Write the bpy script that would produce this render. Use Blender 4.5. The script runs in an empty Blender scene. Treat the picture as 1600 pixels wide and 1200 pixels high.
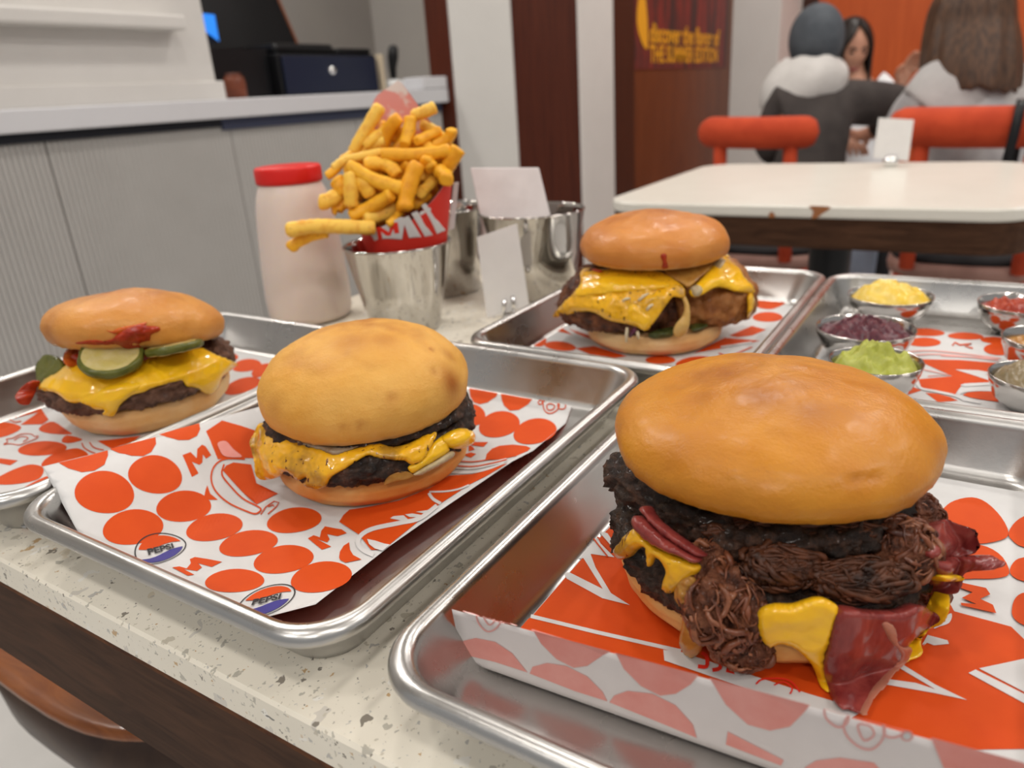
import bpy, bmesh, math, random
import numpy as np
from mathutils import Vector, Matrix, noise
from mathutils.geometry import delaunay_2d_cdt

# ------------------------------------------------------------------ camera, world, light, exposure
SC = bpy.context.scene
COL = SC.collection
FPX = 1150.103
CAM = np.array([0.0, 0.0, 0.968])
FW = np.array([-0.507121, 0.780898, -0.364859]); FW /= np.linalg.norm(FW)
RT = np.array([0.8502, 0.5227, -0.0629]); RT -= FW * (RT @ FW); RT /= np.linalg.norm(RT)
UP = np.cross(RT, FW)
cam_data = bpy.data.cameras.new('camera')
cam = bpy.data.objects.new('camera', cam_data)
COL.objects.link(cam)
cam.matrix_world = Matrix([[RT[i], UP[i], -FW[i], CAM[i]] for i in range(3)] + [[0, 0, 0, 1]])
cam_data.sensor_width = 36.0
cam_data.lens = FPX / 1600 * 36.0
cam_data.clip_start = 0.02
cam_data.dof.use_dof = True
cam_data.dof.focus_distance = 0.36
cam_data.dof.aperture_fstop = 8.5
SC.camera = cam

world = bpy.data.worlds.new('world')
SC.world = world
world.use_nodes = True
world.node_tree.nodes['Background'].inputs[0].default_value = (0.95, 0.94, 0.93, 1)
world.node_tree.nodes['Background'].inputs[1].default_value = 0.46

SC.view_settings.view_transform = 'Standard'
SC.view_settings.look = 'None'
SC.view_settings.gamma = 1.0
SC.view_settings.use_curve_mapping = False
SC.view_settings.exposure = -0.20

def lamp(x, y, power, size=0.24, col=(1.0, 0.955, 0.90)):
    d = bpy.data.lights.new('lamp_light', 'AREA')
    d.shape = 'DISK'; d.size = size; d.energy = power; d.color = col
    o = bpy.data.objects.new('lamp_light', d)
    COL.objects.link(o); o.location = (x, y, 2.80)
    return o
LAMPS = [(-0.75, -0.5), (0.55, -0.5), (-0.75, 0.95), (0.55, 0.95), (-1.95, 0.95), (1.8, 0.95), (-0.75, 2.4), (0.55, 2.4), (1.8, 2.4),
         (-0.55, 3.8), (0.7, 3.8), (-2.7, 2.0), (-2.7, 0.6), (1.8, -0.5), (-0.75, -1.75), (0.55, -1.75)]  # last two are added behind the camera as fill for the front faces
for (lx, ly) in LAMPS:
    lamp(lx, ly, 15.0 if ly < -1 else (6.6 if ly < 1.2 and -1 < lx < 1 else 13.5))

# ------------------------------------------------------------------ pixel helpers (1600 x 1200 frame of the photograph -> points of the room)
def rays(px):
    px = np.atleast_2d(np.asarray(px, float))
    return FW + np.outer((px[:, 0] - 800) / FPX, RT) + np.outer((600 - px[:, 1]) / FPX, UP)
def at_z(px, z):
    d = rays(px); return CAM + d * ((z - CAM[2]) / d[:, 2])[:, None]
def at_y(px, y):
    d = rays(px); return CAM + d * (y / d[:, 1])[:, None]
def at_x(px, x):
    d = rays(px); return CAM + d * (x / d[:, 0])[:, None]
def at_d(px, depth):
    return CAM + rays(px) * depth
def crop(off, sc, pts):
    return [(off[0] + x / sc, off[1] + y / sc) for x, y in pts]

# ------------------------------------------------------------------ material helpers
MATS = {}
def mat(name, col=(0.8, 0.8, 0.8), rough=0.5, metal=0.0, **kw):
    if name in MATS: return MATS[name]
    m = bpy.data.materials.new(name); m.use_nodes = True
    b = m.node_tree.nodes['Principled BSDF']
    b.inputs['Base Color'].default_value = (*col, 1)
    b.inputs['Roughness'].default_value = rough
    b.inputs['Metallic'].default_value = metal
    b.inputs['Specular IOR Level'].default_value = 0.3
    b.inputs['Subsurface Radius'].default_value = (1.0, 0.55, 0.18)
    for k, v in kw.items():
        b.inputs[k.replace('_', ' ')].default_value = v
    MATS[name] = m
    return m
class NT:
    def __init__(s, m): s.t = m.node_tree; s.b = s.t.nodes['Principled BSDF']; s.l = s.t.links
    def n(s, typ, **kw):
        nd = s.t.nodes.new(typ)
        for k, v in kw.items():
            if hasattr(nd, k): setattr(nd, k, v)
            else: nd.inputs[k].default_value = v
        return nd
    def coord(s, scale=(1, 1, 1)):
        tc = s.n('ShaderNodeTexCoord'); mp = s.n('ShaderNodeMapping'); mp.inputs['Scale'].default_value = scale
        s.l.new(tc.outputs['Object'], mp.inputs['Vector']); return mp.outputs[0]
    def noise(s, scale, detail=4, rough=0.6, vec=None, dist=0.0):
        nd = s.n('ShaderNodeTexNoise'); nd.inputs['Scale'].default_value = scale; nd.inputs['Detail'].default_value = detail
        nd.inputs['Roughness'].default_value = rough; nd.inputs['Distortion'].default_value = dist
        s.l.new(vec if vec is not None else s.coord(), nd.inputs['Vector']); return nd.outputs[0]
    def ramp(s, fac, stops, interp='LINEAR'):
        r = s.n('ShaderNodeValToRGB'); r.color_ramp.interpolation = interp
        while len(r.color_ramp.elements) < len(stops): r.color_ramp.elements.new(0.5)
        for e, (p, c) in zip(r.color_ramp.elements, stops):
            e.position = p; e.color = (*c, 1) if len(c) == 3 else c
        s.l.new(fac, r.inputs[0]); return r.outputs[0]
    def mix(s, fac, a, b, mode='MIX'):
        m = s.n('ShaderNodeMix', data_type='RGBA', blend_type=mode)
        if isinstance(fac, (int, float)): m.inputs[0].default_value = fac
        else: s.l.new(fac, m.inputs[0])
        for i, v in ((6, a), (7, b)):
            if isinstance(v, tuple): m.inputs[i].default_value = (*v, 1)
            else: s.l.new(v, m.inputs[i])
        return m.outputs[2]
    def bump(s, h, strength=0.3, dist=0.002):
        b = s.n('ShaderNodeBump'); b.inputs['Strength'].default_value = strength; b.inputs['Distance'].default_value = dist
        s.l.new(h, b.inputs['Height']); s.l.new(b.outputs[0], s.b.inputs['Normal'])
    def col(s, c): s.l.new(c, s.b.inputs['Base Color'])
    def rough(s, c): s.l.new(c, s.b.inputs['Roughness'])
def noisy(name, c1, c2, scale, rough=0.5, metal=0.0, bump=0.0, bscale=None, bdist=0.002, stretch=(1, 1, 1), lo=0.35, hi=0.65, **kw):
    if name in MATS: return MATS[name]
    m = mat(name, c1, rough, metal, **kw); t = NT(m)
    f = t.noise(scale, vec=t.coord(stretch))
    t.col(t.ramp(f, [(lo, c1), (hi, c2)]))
    if bump: t.bump(t.noise(bscale or scale, 6, 0.65, vec=t.coord(stretch)), bump, bdist)
    return m

# ------------------------------------------------------------------ object helpers
def tag(o, label=None, cat=None, group=None, kind=None):
    if label: o['label'] = label
    if cat: o['category'] = cat
    if group: o['group'] = group
    if kind: o['kind'] = kind
    return o
def wloc(o):
    p = np.zeros(3)
    while o is not None:
        p = p + np.array(o.location); o = o.parent
    return p
def thing(name, label, cat, loc, group=None):
    o = bpy.data.objects.new(name, None); COL.objects.link(o)
    o.empty_display_size = 0.02; o.location = loc
    return tag(o, label, cat, group)
def mesh(name, v, f, m, parent=None, smooth=True, loc=None, label=None, kind=None):
    """one mesh object; vertices in room coordinates, stored relative to its own origin"""
    v = np.asarray(v, float).reshape(-1, 3)
    if loc is None: loc = wloc(parent) if parent is not None else np.array([v[:, 0].mean(), v[:, 1].mean(), v[:, 2].min()])
    me = bpy.data.meshes.new(name)
    me.from_pydata((v - np.array(loc)).tolist(), [], [list(map(int, q)) for q in f])
    ms = m if isinstance(m, (list, tuple)) else [m]
    for q in ms: me.materials.append(q)
    if smooth: me.polygons.foreach_set('use_smooth', [True] * len(me.polygons))
    me.update()
    o = bpy.data.objects.new(name, me); COL.objects.link(o)
    if parent is not None:
        o.parent = parent; o.location = np.array(loc) - wloc(parent)
    else: o.location = loc
    if label: o['label'] = label
    if kind: o['kind'] = kind
    return o
def join(parts):
    V = []; Fc = []; n = 0
    for v, f in parts:
        v = np.asarray(v, float); V.append(v); Fc += [[i + n for i in q] for q in f]; n += len(v)
    return np.concatenate(V), Fc
def box(a, b):
    (x0, y0, z0), (x1, y1, z1) = a, b
    v = [(x0, y0, z0), (x1, y0, z0), (x1, y1, z0), (x0, y1, z0), (x0, y0, z1), (x1, y0, z1), (x1, y1, z1), (x0, y1, z1)]
    return np.array(v, float), [(0, 3, 2, 1), (4, 5, 6, 7), (0, 1, 5, 4), (1, 2, 6, 5), (2, 3, 7, 6), (3, 0, 4, 7)]
def bev(o, w=0.003, seg=2):
    md = o.modifiers.new('bevel', 'BEVEL'); md.width = w; md.segments = seg; md.limit_method = 'ANGLE'; md.angle_limit = 0.6
    return o
def solid(o, t, off=1.0):
    md = o.modifiers.new('solidify', 'SOLIDIFY'); md.thickness = t; md.offset = off; return o
def subd(o, n=1):
    md = o.modifiers.new('subdivision', 'SUBSURF'); md.levels = n; md.render_levels = n; return o
def lathe(prof, c=(0, 0, 0), seg=48, cap0=False, cap1=False):
    """prof: list of (r, z); centre c"""
    n = len(prof); ph = np.arange(seg) * 2 * np.pi / seg
    v = np.array([[c[0] + r * np.cos(p), c[1] + r * np.sin(p), c[2] + z] for r, z in prof for p in ph])
    f = [(i * seg + j, i * seg + (j + 1) % seg, (i + 1) * seg + (j + 1) % seg, (i + 1) * seg + j) for i in range(n - 1) for j in range(seg)]
    if cap0: f.append([j for j in range(seg)][::-1])
    if cap1: f.append([(n - 1) * seg + j for j in range(seg)])
    return v, f
def tube(pts, rad, seg=8, caps=True):
    pts = np.asarray(pts, float); n = len(pts)
    rad = np.broadcast_to(np.asarray(rad, float), (n,))
    tg = np.gradient(pts, axis=0); tg /= np.linalg.norm(tg, axis=1)[:, None] + 1e-12
    ref = np.array([0, 0, 1.0]) if abs(tg[0][2]) < 0.9 else np.array([1.0, 0, 0])
    V = []
    u = np.cross(tg[0], ref); u /= np.linalg.norm(u)
    for i in range(n):
        u = u - tg[i] * (u @ tg[i]); u /= np.linalg.norm(u) + 1e-12
        w = np.cross(tg[i], u)
        for k in range(seg):
            a = 2 * np.pi * k / seg
            V.append(pts[i] + rad[i] * (np.cos(a) * u + np.sin(a) * w))
    f = [(i * seg + k, i * seg + (k + 1) % seg, (i + 1) * seg + (k + 1) % seg, (i + 1) * seg + k) for i in range(n - 1) for k in range(seg)]
    if caps: f += [list(range(seg))[::-1], [(n - 1) * seg + k for k in range(seg)]]
    return np.array(V), f
def spline(pts, n=8, closed=False):
    p = np.asarray(pts, float); m = len(p); out = []
    rng = range(m) if closed else range(m - 1)
    for i in rng:
        if closed: a, b, c, d = p[(i - 1) % m], p[i], p[(i + 1) % m], p[(i + 2) % m]
        else: a, b, c, d = p[max(i - 1, 0)], p[i], p[i + 1], p[min(i + 2, m - 1)]
        for k in range(n):
            t = k / n
            out.append(0.5 * (2 * b + (c - a) * t + (2 * a - 5 * b + 4 * c - d) * t * t + (3 * b - a - 3 * c + d) * t ** 3))
    if not closed: out.append(p[-1])
    return np.array(out)
def inside(poly, q):
    x, y = q[:, 0], q[:, 1]; r = np.zeros(len(q), bool); n = len(poly)
    for i in range(n):
        (x0, y0), (x1, y1) = poly[i], poly[(i + 1) % n]
        c = ((y0 > y) != (y1 > y)); 
        if y1 != y0: r ^= c & (x < (x1 - x0) * (y - y0) / (y1 - y0) + x0)
    return r
def fill2d(poly, step):
    """triangulate a 2-D outline with inner points every `step`"""
    poly = np.asarray(poly, float)
    lo, hi = poly.min(0), poly.max(0)
    pts = [tuple(p) for p in poly]
    if step:
        gx = np.arange(lo[0] + step * .5, hi[0], step); gy = np.arange(lo[1] + step * .5, hi[1], step)
        if len(gx) and len(gy):
            g = np.array([(x + (step * .5 if j % 2 else 0), y) for j, y in enumerate(gy) for x in gx])
            g = g[inside(poly, g)]
            if len(g):
                d = np.min(np.linalg.norm(g[:, None, :] - poly[None, :, :], axis=2), axis=1)
                pts += [tuple(p) for p in g[d > step * .35]]
    n = len(poly)
    r = delaunay_2d_cdt([Vector(p) for p in pts], [(i, (i + 1) % n) for i in range(n)], [], 1, 1e-7)
    return np.array([(p.x, p.y) for p in r[0]]), [tuple(q) for q in r[2]]
def fbm(p, freq, octv=4, gain=0.55, seed=0.0):
    q = Vector((p[0] * freq + seed, p[1] * freq + seed * 1.7, p[2] * freq - seed)); a = 1.0; s = 0.0
    for _ in range(octv):
        s += a * noise.noise(q); q = q * 2.03; a *= gain
    return s
def vnormals(v, f):
    N = np.zeros_like(v)
    for q in f:
        n = np.cross(v[q[1]] - v[q[0]], v[q[2]] - v[q[0]]) if len(q) == 3 else np.cross(v[q[2]] - v[q[0]], v[q[3]] - v[q[1]])
        for i in q: N[i] += n
    return N / (np.linalg.norm(N, axis=1)[:, None] + 1e-15)
def text_flat(s, size=1.0, width=1.0, bold=0.0):
    """flat outline of a string: 2-D verts and faces, centred"""
    c = bpy.data.curves.new('lettering', 'FONT'); c.body = s; c.size = size; c.align_x = 'CENTER'; c.align_y = 'CENTER'; c.offset = bold
    c.resolution_u = 4
    o = bpy.data.objects.new('lettering', c); COL.objects.link(o)
    dg = bpy.context.evaluated_depsgraph_get(); me = bpy.data.meshes.new_from_object(o.evaluated_get(dg))
    v = np.array([(p.co.x * width, p.co.y) for p in me.vertices]); f = [tuple(p.vertices) for p in me.polygons]
    bpy.data.objects.remove(o); bpy.data.curves.remove(c); bpy.data.meshes.remove(me)
    return v, f
ZT = 0.74

# ------------------------------------------------------------------ materials
M_alu = mat('tray_aluminium', (0.52, 0.51, 0.495), 0.30, 1.0)
t = NT(M_alu)
f = t.noise(18, 5, 0.6); t.rough(t.ramp(f, [(0.3, (0.22,) * 3), (0.75, (0.40,) * 3)]))
t.bump(t.noise(240, 4, 0.7, vec=t.coord((1, 0.12, 1))), 0.10, 0.0006)
M_steel = mat('polished_steel', (0.50, 0.48, 0.45), 0.06, 1.0)
M_steel2 = mat('cup_steel', (0.52, 0.50, 0.48), 0.16, 1.0)
M_chrome = mat('chrome', (0.8, 0.8, 0.8), 0.06, 1.0)
M_paper = noisy('paper', (0.615, 0.61, 0.607), (0.585, 0.58, 0.577), 60, 0.55)
M_pback = noisy('paper_back', (0.74, 0.70, 0.69), (0.70, 0.655, 0.645), 30, 0.5)
M_or = noisy('print_orange', (0.62, 0.072, 0.007), (0.58, 0.062, 0.006), 40, 0.6, Specular_IOR_Level=0.15)
M_red = mat('print_red', (0.75, 0.03, 0.015), 0.5)
M_pink = noisy('print_show_through', (0.74, 0.28, 0.24), (0.79, 0.36, 0.32), 45, 0.5)
M_pink2 = mat('print_show_through_line', (0.74, 0.36, 0.33), 0.5)
M_navy = mat('print_navy', (0.035, 0.03, 0.22), 0.5)
M_blk = mat('print_black', (0.012, 0.012, 0.015), 0.5)
M_wht = mat('print_white', (0.615, 0.61, 0.607), 0.55)
M_lay = {'o': M_or, 'r': M_red, 'n': M_navy, 'k': M_blk, 'w': M_wht, 'p': M_pink, 'q': M_pink2}

M_terr = mat('terrazzo', (0.6, 0.57, 0.5), 0.28)
t = NT(M_terr)
base = t.ramp(t.noise(9, 4), [(0.3, (0.80, 0.745, 0.63)), (0.7, (0.86, 0.81, 0.70))])
def chips(t, scale, thr, dark, seed):
    mp = t.coord((scale, scale * 0.8, scale)); 
    v = t.n('ShaderNodeTexVoronoi'); v.inputs['Scale'].default_value = 1.0; v.inputs['Randomness'].default_value = 1.0
    ad = t.n('ShaderNodeVectorMath', operation='ADD'); ad.inputs[1].default_value = (seed, seed * 2, seed * .5)
    nz = t.n('ShaderNodeTexNoise'); nz.inputs['Scale'].default_value = 1.7; nz.inputs['Detail'].default_value = 1
    t.l.new(mp, nz.inputs['Vector']); mx = t.n('ShaderNodeVectorMath', operation='MULTIPLY_ADD'); mx.inputs[1].default_value = (1.3, 1.3, 1.3)
    t.l.new(nz.outputs['Color'], mx.inputs[0]); t.l.new(mp, mx.inputs[2]); t.l.new(mx.outputs[0], ad.inputs[0]); t.l.new(ad.outputs[0], v.inputs['Vector'])
    sx = t.n('ShaderNodeSeparateColor'); t.l.new(v.outputs['Color'], sx.inputs[0])
    a = t.n('ShaderNodeMath', operation='LESS_THAN'); a.inputs[1].default_value = thr; t.l.new(sx.outputs[0], a.inputs[0])
    sz = t.n('ShaderNodeMath', operation='MULTIPLY'); sz.inputs[1].default_value = 0.5; t.l.new(sx.outputs[2], sz.inputs[0])
    b = t.n('ShaderNodeMath', operation='LESS_THAN'); t.l.new(v.outputs['Distance'], b.inputs[0]); t.l.new(sz.outputs[0], b.inputs[1])
    c = t.n('ShaderNodeMath', operation='MULTIPLY'); t.l.new(a.outputs[0], c.inputs[0]); t.l.new(b.outputs[0], c.inputs[1])
    return c.outputs[0], t.ramp(sx.outputs[1], dark, 'CONSTANT')
greys = [(0, (0.50, 0.47, 0.40)), (0.3, (0.60, 0.55, 0.45)), (0.62, (0.26, 0.23, 0.19)), (0.74, (0.52, 0.50, 0.46)), (0.93, (0.56, 0.38, 0.20))]
lights = [(0, (0.86, 0.83, 0.76)), (0.5, (0.66, 0.62, 0.55)), (0.8, (0.74, 0.66, 0.52))]
c = base
for sc_, thr, pal, sd in ((95, 0.34, lights, 1.3), (190, 0.20, greys, 5.1), (320, 0.20, greys, 7.7), (520, 0.24, greys, 9.7), (60, 0.035, [(0, (0.2, 0.19, 0.17)), (0.5, (0.42, 0.4, 0.36)), (0.8, (0.46, 0.2, 0.05))], 3.3)):
    k, pc = chips(t, sc_, thr, pal, sd); c = t.mix(k, c, pc)
t.col(c); t.bump(t.noise(300, 2), 0.05, 0.0005)
def wood(name, c1, c2, rough=0.4, scale=(3, 3, 40), **kw):
    if name in MATS: return MATS[name]
    m = mat(name, c1, rough, **kw); t = NT(m)
    v = t.coord(scale); f = t.noise(2.2, 6, 0.6, vec=v, dist=0.8)
    t.col(t.ramp(f, [(0.3, c1), (0.7, c2)])); t.bump(f, 0.08, 0.001); return m
M_apron = wood('apron_wood', (0.034, 0.015, 0.008), (0.082, 0.038, 0.020), 0.6, (6, 30, 45), Specular_IOR_Level=0.12)
M_dkwood = wood('dark_panel_wood', (0.050, 0.009, 0.004), (0.095, 0.020, 0.008), 0.4, (40, 40, 1.5))
M_brwood = wood('brown_panel_wood', (0.095, 0.024, 0.008), (0.16, 0.046, 0.015), 0.4, (30, 12, 1.2))
M_edge = wood('edge_wood', (0.030, 0.010, 0.006), (0.055, 0.018, 0.010), 0.4, (40, 40, 1.5))
M_orwood = wood('orange_panel_wood', (0.44, 0.075, 0.016), (0.56, 0.110, 0.026), 0.35, (20, 20, 1.2))
M_seat = wood('seat_wood', (0.17, 0.045, 0.010), (0.30, 0.095, 0.022), 0.25, (5, 30, 5), Coat_Weight=0.5)
M_seatside = wood('seat_side_wood', (0.03, 0.015, 0.010), (0.06, 0.032, 0.02), 0.35, (5, 30, 5))
M_wallw = noisy('white_wall', (0.66, 0.64, 0.61), (0.63, 0.61, 0.58), 4, 0.7)
M_wallg = noisy('grey_wall', (0.55, 0.52, 0.48), (0.52, 0.49, 0.46), 3, 0.75)
M_ceil = noisy('ceiling_paint', (0.72, 0.70, 0.67), (0.70, 0.68, 0.65), 4, 0.8)
M_floor = noisy('floor_tile', (0.58, 0.57, 0.55), (0.62, 0.61, 0.59), 6, 0.3)
M_flute = noisy('fluted_panel', (0.40, 0.385, 0.365), (0.43, 0.415, 0.395), 5, 0.45)
M_ledge = noisy('counter_top', (0.60, 0.60, 0.62), (0.62, 0.62, 0.64), 5, 0.35)
M_dark = mat('black_plastic', (0.006, 0.006, 0.007), 0.35)
M_navyp = mat('navy_metal', (0.011, 0.015, 0.035), 0.35)
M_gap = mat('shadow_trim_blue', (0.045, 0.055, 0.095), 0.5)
M_velvet = noisy('red_velvet', (0.50, 0.060, 0.018), (0.40, 0.042, 0.012), 14, 0.85, Sheen_Weight=0.0)
M_fartop = noisy('far_table_top', (0.72, 0.69, 0.62), (0.69, 0.66, 0.59), 14, 0.3)

# ------------------------------------------------------------------ the setting
def struct(name, parts, m, w=0.0, loc=None):
    o = mesh(name, *join(parts), m, smooth=False, loc=loc); o['kind'] = 'structure'
    if w: bev(o, w)
    return o
struct('floor', [box((-3.4, -2.0, -0.03), (3.0, 5.4, 0.0))], M_floor)
struct('ceiling', [box((-3.4, -2.0, 2.90), (3.0, 5.4, 2.95))], M_ceil)
struct('wall_left', [box((-3.4, -2.0, 0), (-3.3, 3.8, 2.9))], M_wallg)
struct('wall_kitchen', [box((-3.4, 3.8, 0), (-1.985, 3.9, 2.9))], M_wallg)
XS = -1.306
struct('trim_1', [box((-1.985, 2.6, 0), (-1.874, 3.8, 2.9))], M_dkwood, 0.004)
struct('pillar_white', [box((-1.874, 2.605, 0), (-1.591, 2.9, 2.9))], M_wallw, 0.004)
struct('wall_panel_dark', [box((-1.591, 2.615, 0), (XS - 0.004, 2.9, 2.9))], M_dkwood)
struct('pillar_side_white', [box((XS - 0.004, 2.60, 0), (XS + 0.002, 2.8943, 2.9))], M_wallw)
struct('trim_2', [box((XS - 0.10, 2.8943, 0), (XS + 0.004, 3.0986, 2.9))], M_edge)
struct('wall_side', [box((XS - 0.10, 3.0986, 0), (XS, 4.4865, 2.9))], M_brwood)
struct('pillar_end_white', [box((XS - 0.10, 4.4865, 0), (-1.0507, 5.3, 2.9))], M_wallw, 0.004)
struct('trim_3', [box((-1.0507, 5.0, 0), (-0.965, 5.3, 2.9))], M_edge, 0.003)
struct('wall_orange', [box((-0.965, 5.02, 0), (3.0, 5.3, 2.9))], M_orwood)
# lamp fittings on the ceiling, including the added front fill pair
M_glow = mat('lamp_glow', (1, 1, 1), 0.5, Emission_Color=(1.0, 0.93, 0.84, 1), Emission_Strength=6.0)
M_rim = mat('lamp_rim', (0.75, 0.75, 0.74), 0.4)
for i, (lx, ly) in enumerate(LAMPS):
    o = thing('ceiling_lamp', 'unseen round recessed downlight in the white ceiling above the room', 'lamp', (lx, ly, 2.82), 'round ceiling downlights')
    mesh('rim', *lathe([(0.12, 0.08), (0.14, 0.08), (0.14, 0.0), (0.125, -0.005), (0.12, 0.01)], (lx, ly, 2.82), 32), M_rim, o)
    mesh('diffuser', *lathe([(0.0001, 0.02), (0.122, 0.02), (0.122, 0.03)], (lx, ly, 2.82), 32), M_glow, o)

# poster on the side wall
po = thing('poster', 'dark red poster with two rows of yellow lettering on the brown wood wall', 'poster', (XS + 0.004, 3.75, 1.035))
M_pdk = noisy('poster_ground', (0.20, 0.028, 0.022), (0.045, 0.022, 0.022), 5, 0.5, stretch=(1, 3.2, 0.5), lo=0.44, hi=0.58)
M_pye = mat('poster_yellow', (0.78, 0.36, 0.018), 0.5)
mesh('sheet', *box((XS + 0.001, 3.10, 1.035), (XS + 0.004, 4.39, 1.95)), M_pdk, po, False)
def side_text(s, y, z, h, w):
    v, f = text_flat(s, 1.0, 1.0, 0.028)
    v = (v - (v.min(0) + v.max(0)) / 2) / (v.max(0) - v.min(0))
    return np.array([[XS + 0.006, y + a * w, z + b * h] for a, b in v]), f
mesh('lettering', *side_text('discover the flavor of', 3.75, 1.178, 0.08, 0.98), M_pye, po, False)
mesh('lettering', *side_text('THE SUMMER EDITION', 3.74, 1.095, 0.072, 0.96), M_pye, po, False)
pv, pf = fill2d(spline([(3.20, 1.32), (3.14, 1.30), (3.12, 1.22), (3.15, 1.16), (3.20, 1.12), (3.235, 1.115), (3.24, 1.16), (3.23, 1.24)], 5, True), None)
mesh('yellow_swirl', [[XS + 0.006, a, b] for a, b in pv], pf, M_pye, po, False)

# ------------------------------------------------------------------ service counter
ct = thing('service_counter', 'long grey service counter with fluted front panels along the wall', 'counter', (-2.2, 1.2, 0))
mesh('body', *box((-2.55, -0.4, 0.0), (-1.955, 2.6, 0.957)), M_wallg, ct, False)
mesh('recess_shade', *box((-1.955, -0.4, 0.935), (-1.925, 1.50, 0.957)), mat('recess_shade_black', (0.012, 0.014, 0.02), 0.6), ct, False)  # dark colour of both strips stands in for the shade below the worktop
mesh('recess_shade', *box((-1.955, 1.503, 0.925), (-1.925, 2.58, 0.957)), M_gap, ct, False)
for (y0, y1) in ((-0.4, 0.452), (0.455, 0.992), (0.995, 1.533), (1.536, 2.072), (2.075, 2.59)):
    n = int((y1 - y0) / 0.0135); V = []; Fq = []
    for i in range(n * 6 + 1):
        y = y0 + (y1 - y0) * i / (n * 6); x = -1.940 + 0.0065 * min(1.0, 1.7 * abs(math.sin(math.pi * i / 6)))
        V += [(x, y, 0.06), (x, y, 0.934)]
        if i: Fq.append((2 * i - 2, 2 * i, 2 * i + 1, 2 * i - 1))
    m0 = len(V); V += [(-1.955, y0, 0.06), (-1.955, y0, 0.934), (-1.955, y1, 0.06), (-1.955, y1, 0.934)]
    Fq += [(m0, 0, 1, m0 + 1), (m0 - 2, m0 + 2, m0 + 3, m0 - 1)]
    mesh('fluted_panel', V, Fq, M_flute, ct, True)
wt = thing('counter_worktop', 'long pale grey worktop laid along the top of the fluted counter', 'worktop', (-2.2, 1.2, 0.957))
bev(mesh('slab', *box((-2.6, -0.4, 0.957), (-1.90, 2.6, 1.0095)), M_ledge, wt, False), 0.004)
eb = bev(mesh('worktop_block', *box((-2.0, 2.44, 1.0105), (-1.90, 2.598, 1.055)), M_ledge, None, False), 0.004)
tag(eb, 'small pale grey block on the far end of the counter worktop', 'block')
dp = thing('display_partition', 'tall cream partition with a projecting ledge standing on the counter worktop', 'partition', (-2.0, 0.6, 1.0095))
bev(mesh('panel', *box((-2.06, -0.4, 1.0095), (-1.995, 1.565, 1.75)), M_wallw, dp, False), 0.004)
bev(mesh('ledge', *box((-1.995, -0.4, 1.192), (-1.93, 1.455, 1.228)), M_wallw, dp, False), 0.006)
bev(mesh('foot_block', *box((-2.06, -0.4, 1.0095), (-1.985, 1.585, 1.062)), M_wallw, dp, False), 0.004)

cd = thing('cash_drawer', 'navy metal cash drawer with a round lock on the counter worktop', 'cash drawer', (-2.3, 2.15, 1.0095))
bev(mesh('case', *box((-2.52, 1.92, 1.012), (-2.11, 2.42, 1.15)), M_dark, cd, False), 0.006)
bev(mesh('drawer_front', *box((-2.11, 1.935, 1.018), (-2.098, 2.41, 1.142)), M_navyp, cd, False), 0.003)
v, f = lathe([(0.0001, 0.012), (0.012, 0.012), (0.015, 0.006), (0.016, 0.0)], (0, 0, 0), 20)
mesh('lock', np.stack([-2.098 + v[:, 2], 2.158 + v[:, 0], 1.093 + v[:, 1]], 1), [q[::-1] for q in f], M_chrome, cd)
for (x, y) in ((-2.5, 1.95), (-2.14, 1.95), (-2.5, 2.39), (-2.14, 2.39)):
    mesh('foot', *lathe([(0.012, 0), (0.012, 0.003)], (x, y, 1.0095), 12, True, True), M_dark, cd)
pt = thing('payment_terminal', 'flat black keypad terminal lying on top of the cash drawer', 'terminal', (-2.25, 2.05, 1.15))
bev(mesh('case', *box((-2.46, 1.935, 1.1505), (-2.13, 2.22, 1.185)), M_dark, pt, False), 0.012)
bev(mesh('cover', *box((-2.40, 2.23, 1.1505), (-2.12, 2.415, 1.172)), M_dark, pt, False), 0.01)
mo = thing('register_monitor', 'black register monitor with a blue lit screen behind the cream partition', 'monitor', (-2.35, 1.93, 1.0095))
def slab(pts, th, parent, name, m):
    p = np.array(pts, float); n = np.cross(p[1] - p[0], p[2] - p[0]); n /= np.linalg.norm(n)
    k = len(p); v = np.concatenate([p, p - n * th])
    f = [tuple(range(k)), tuple(range(2 * k - 1, k - 1, -1))] + [(i, i + k, (i + 1) % k + k, (i + 1) % k) for i in range(k)]
    return bev(mesh(name, v, f, m, parent, False), 0.003)
M_copper = mat('copper_edge', (0.35, 0.13, 0.07), 0.35, 0.6)
slab([(-2.30, 1.70, 1.17), (-2.30, 2.205, 1.19), (-2.36, 2.09, 1.62), (-2.36, 1.60, 1.62)], 0.03, mo, 'screen_case', M_dark)
slab([(-2.296, 2.205, 1.19), (-2.296, 2.215, 1.19), (-2.356, 2.10, 1.62), (-2.356, 2.09, 1.62)], 0.034, mo, 'edge', M_copper)
mesh('stand', *box((-2.56, 1.62, 1.0095), (-2.15, 1.915, 1.166)), M_dark, mo, False)
M_blue = mat('screen_blue', (0.02, 0.2, 0.8), 0.4, Emission_Color=(0.03, 0.26, 0.9, 1), Emission_Strength=0.8)
mesh('screen', [(-2.294, 1.70, 1.29), (-2.294, 1.845, 1.283), (-2.29, 1.84, 1.20)], [(0, 2, 1)], M_blue, mo, False)
jr = thing('jar', 'round brown jar on the worktop between partition and cash drawer', 'jar', (-2.08, 1.70, 1.0095))
mesh('body', *lathe([(0.0001, 0), (0.028, 0), (0.033, 0.006), (0.034, 0.05), (0.030, 0.066), (0.02, 0.072), (0.0001, 0.073)], (-2.08, 1.70, 1.0095), 24), noisy('brown_glaze', (0.20, 0.055, 0.025), (0.15, 0.04, 0.02), 20, 0.4), jr)
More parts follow.
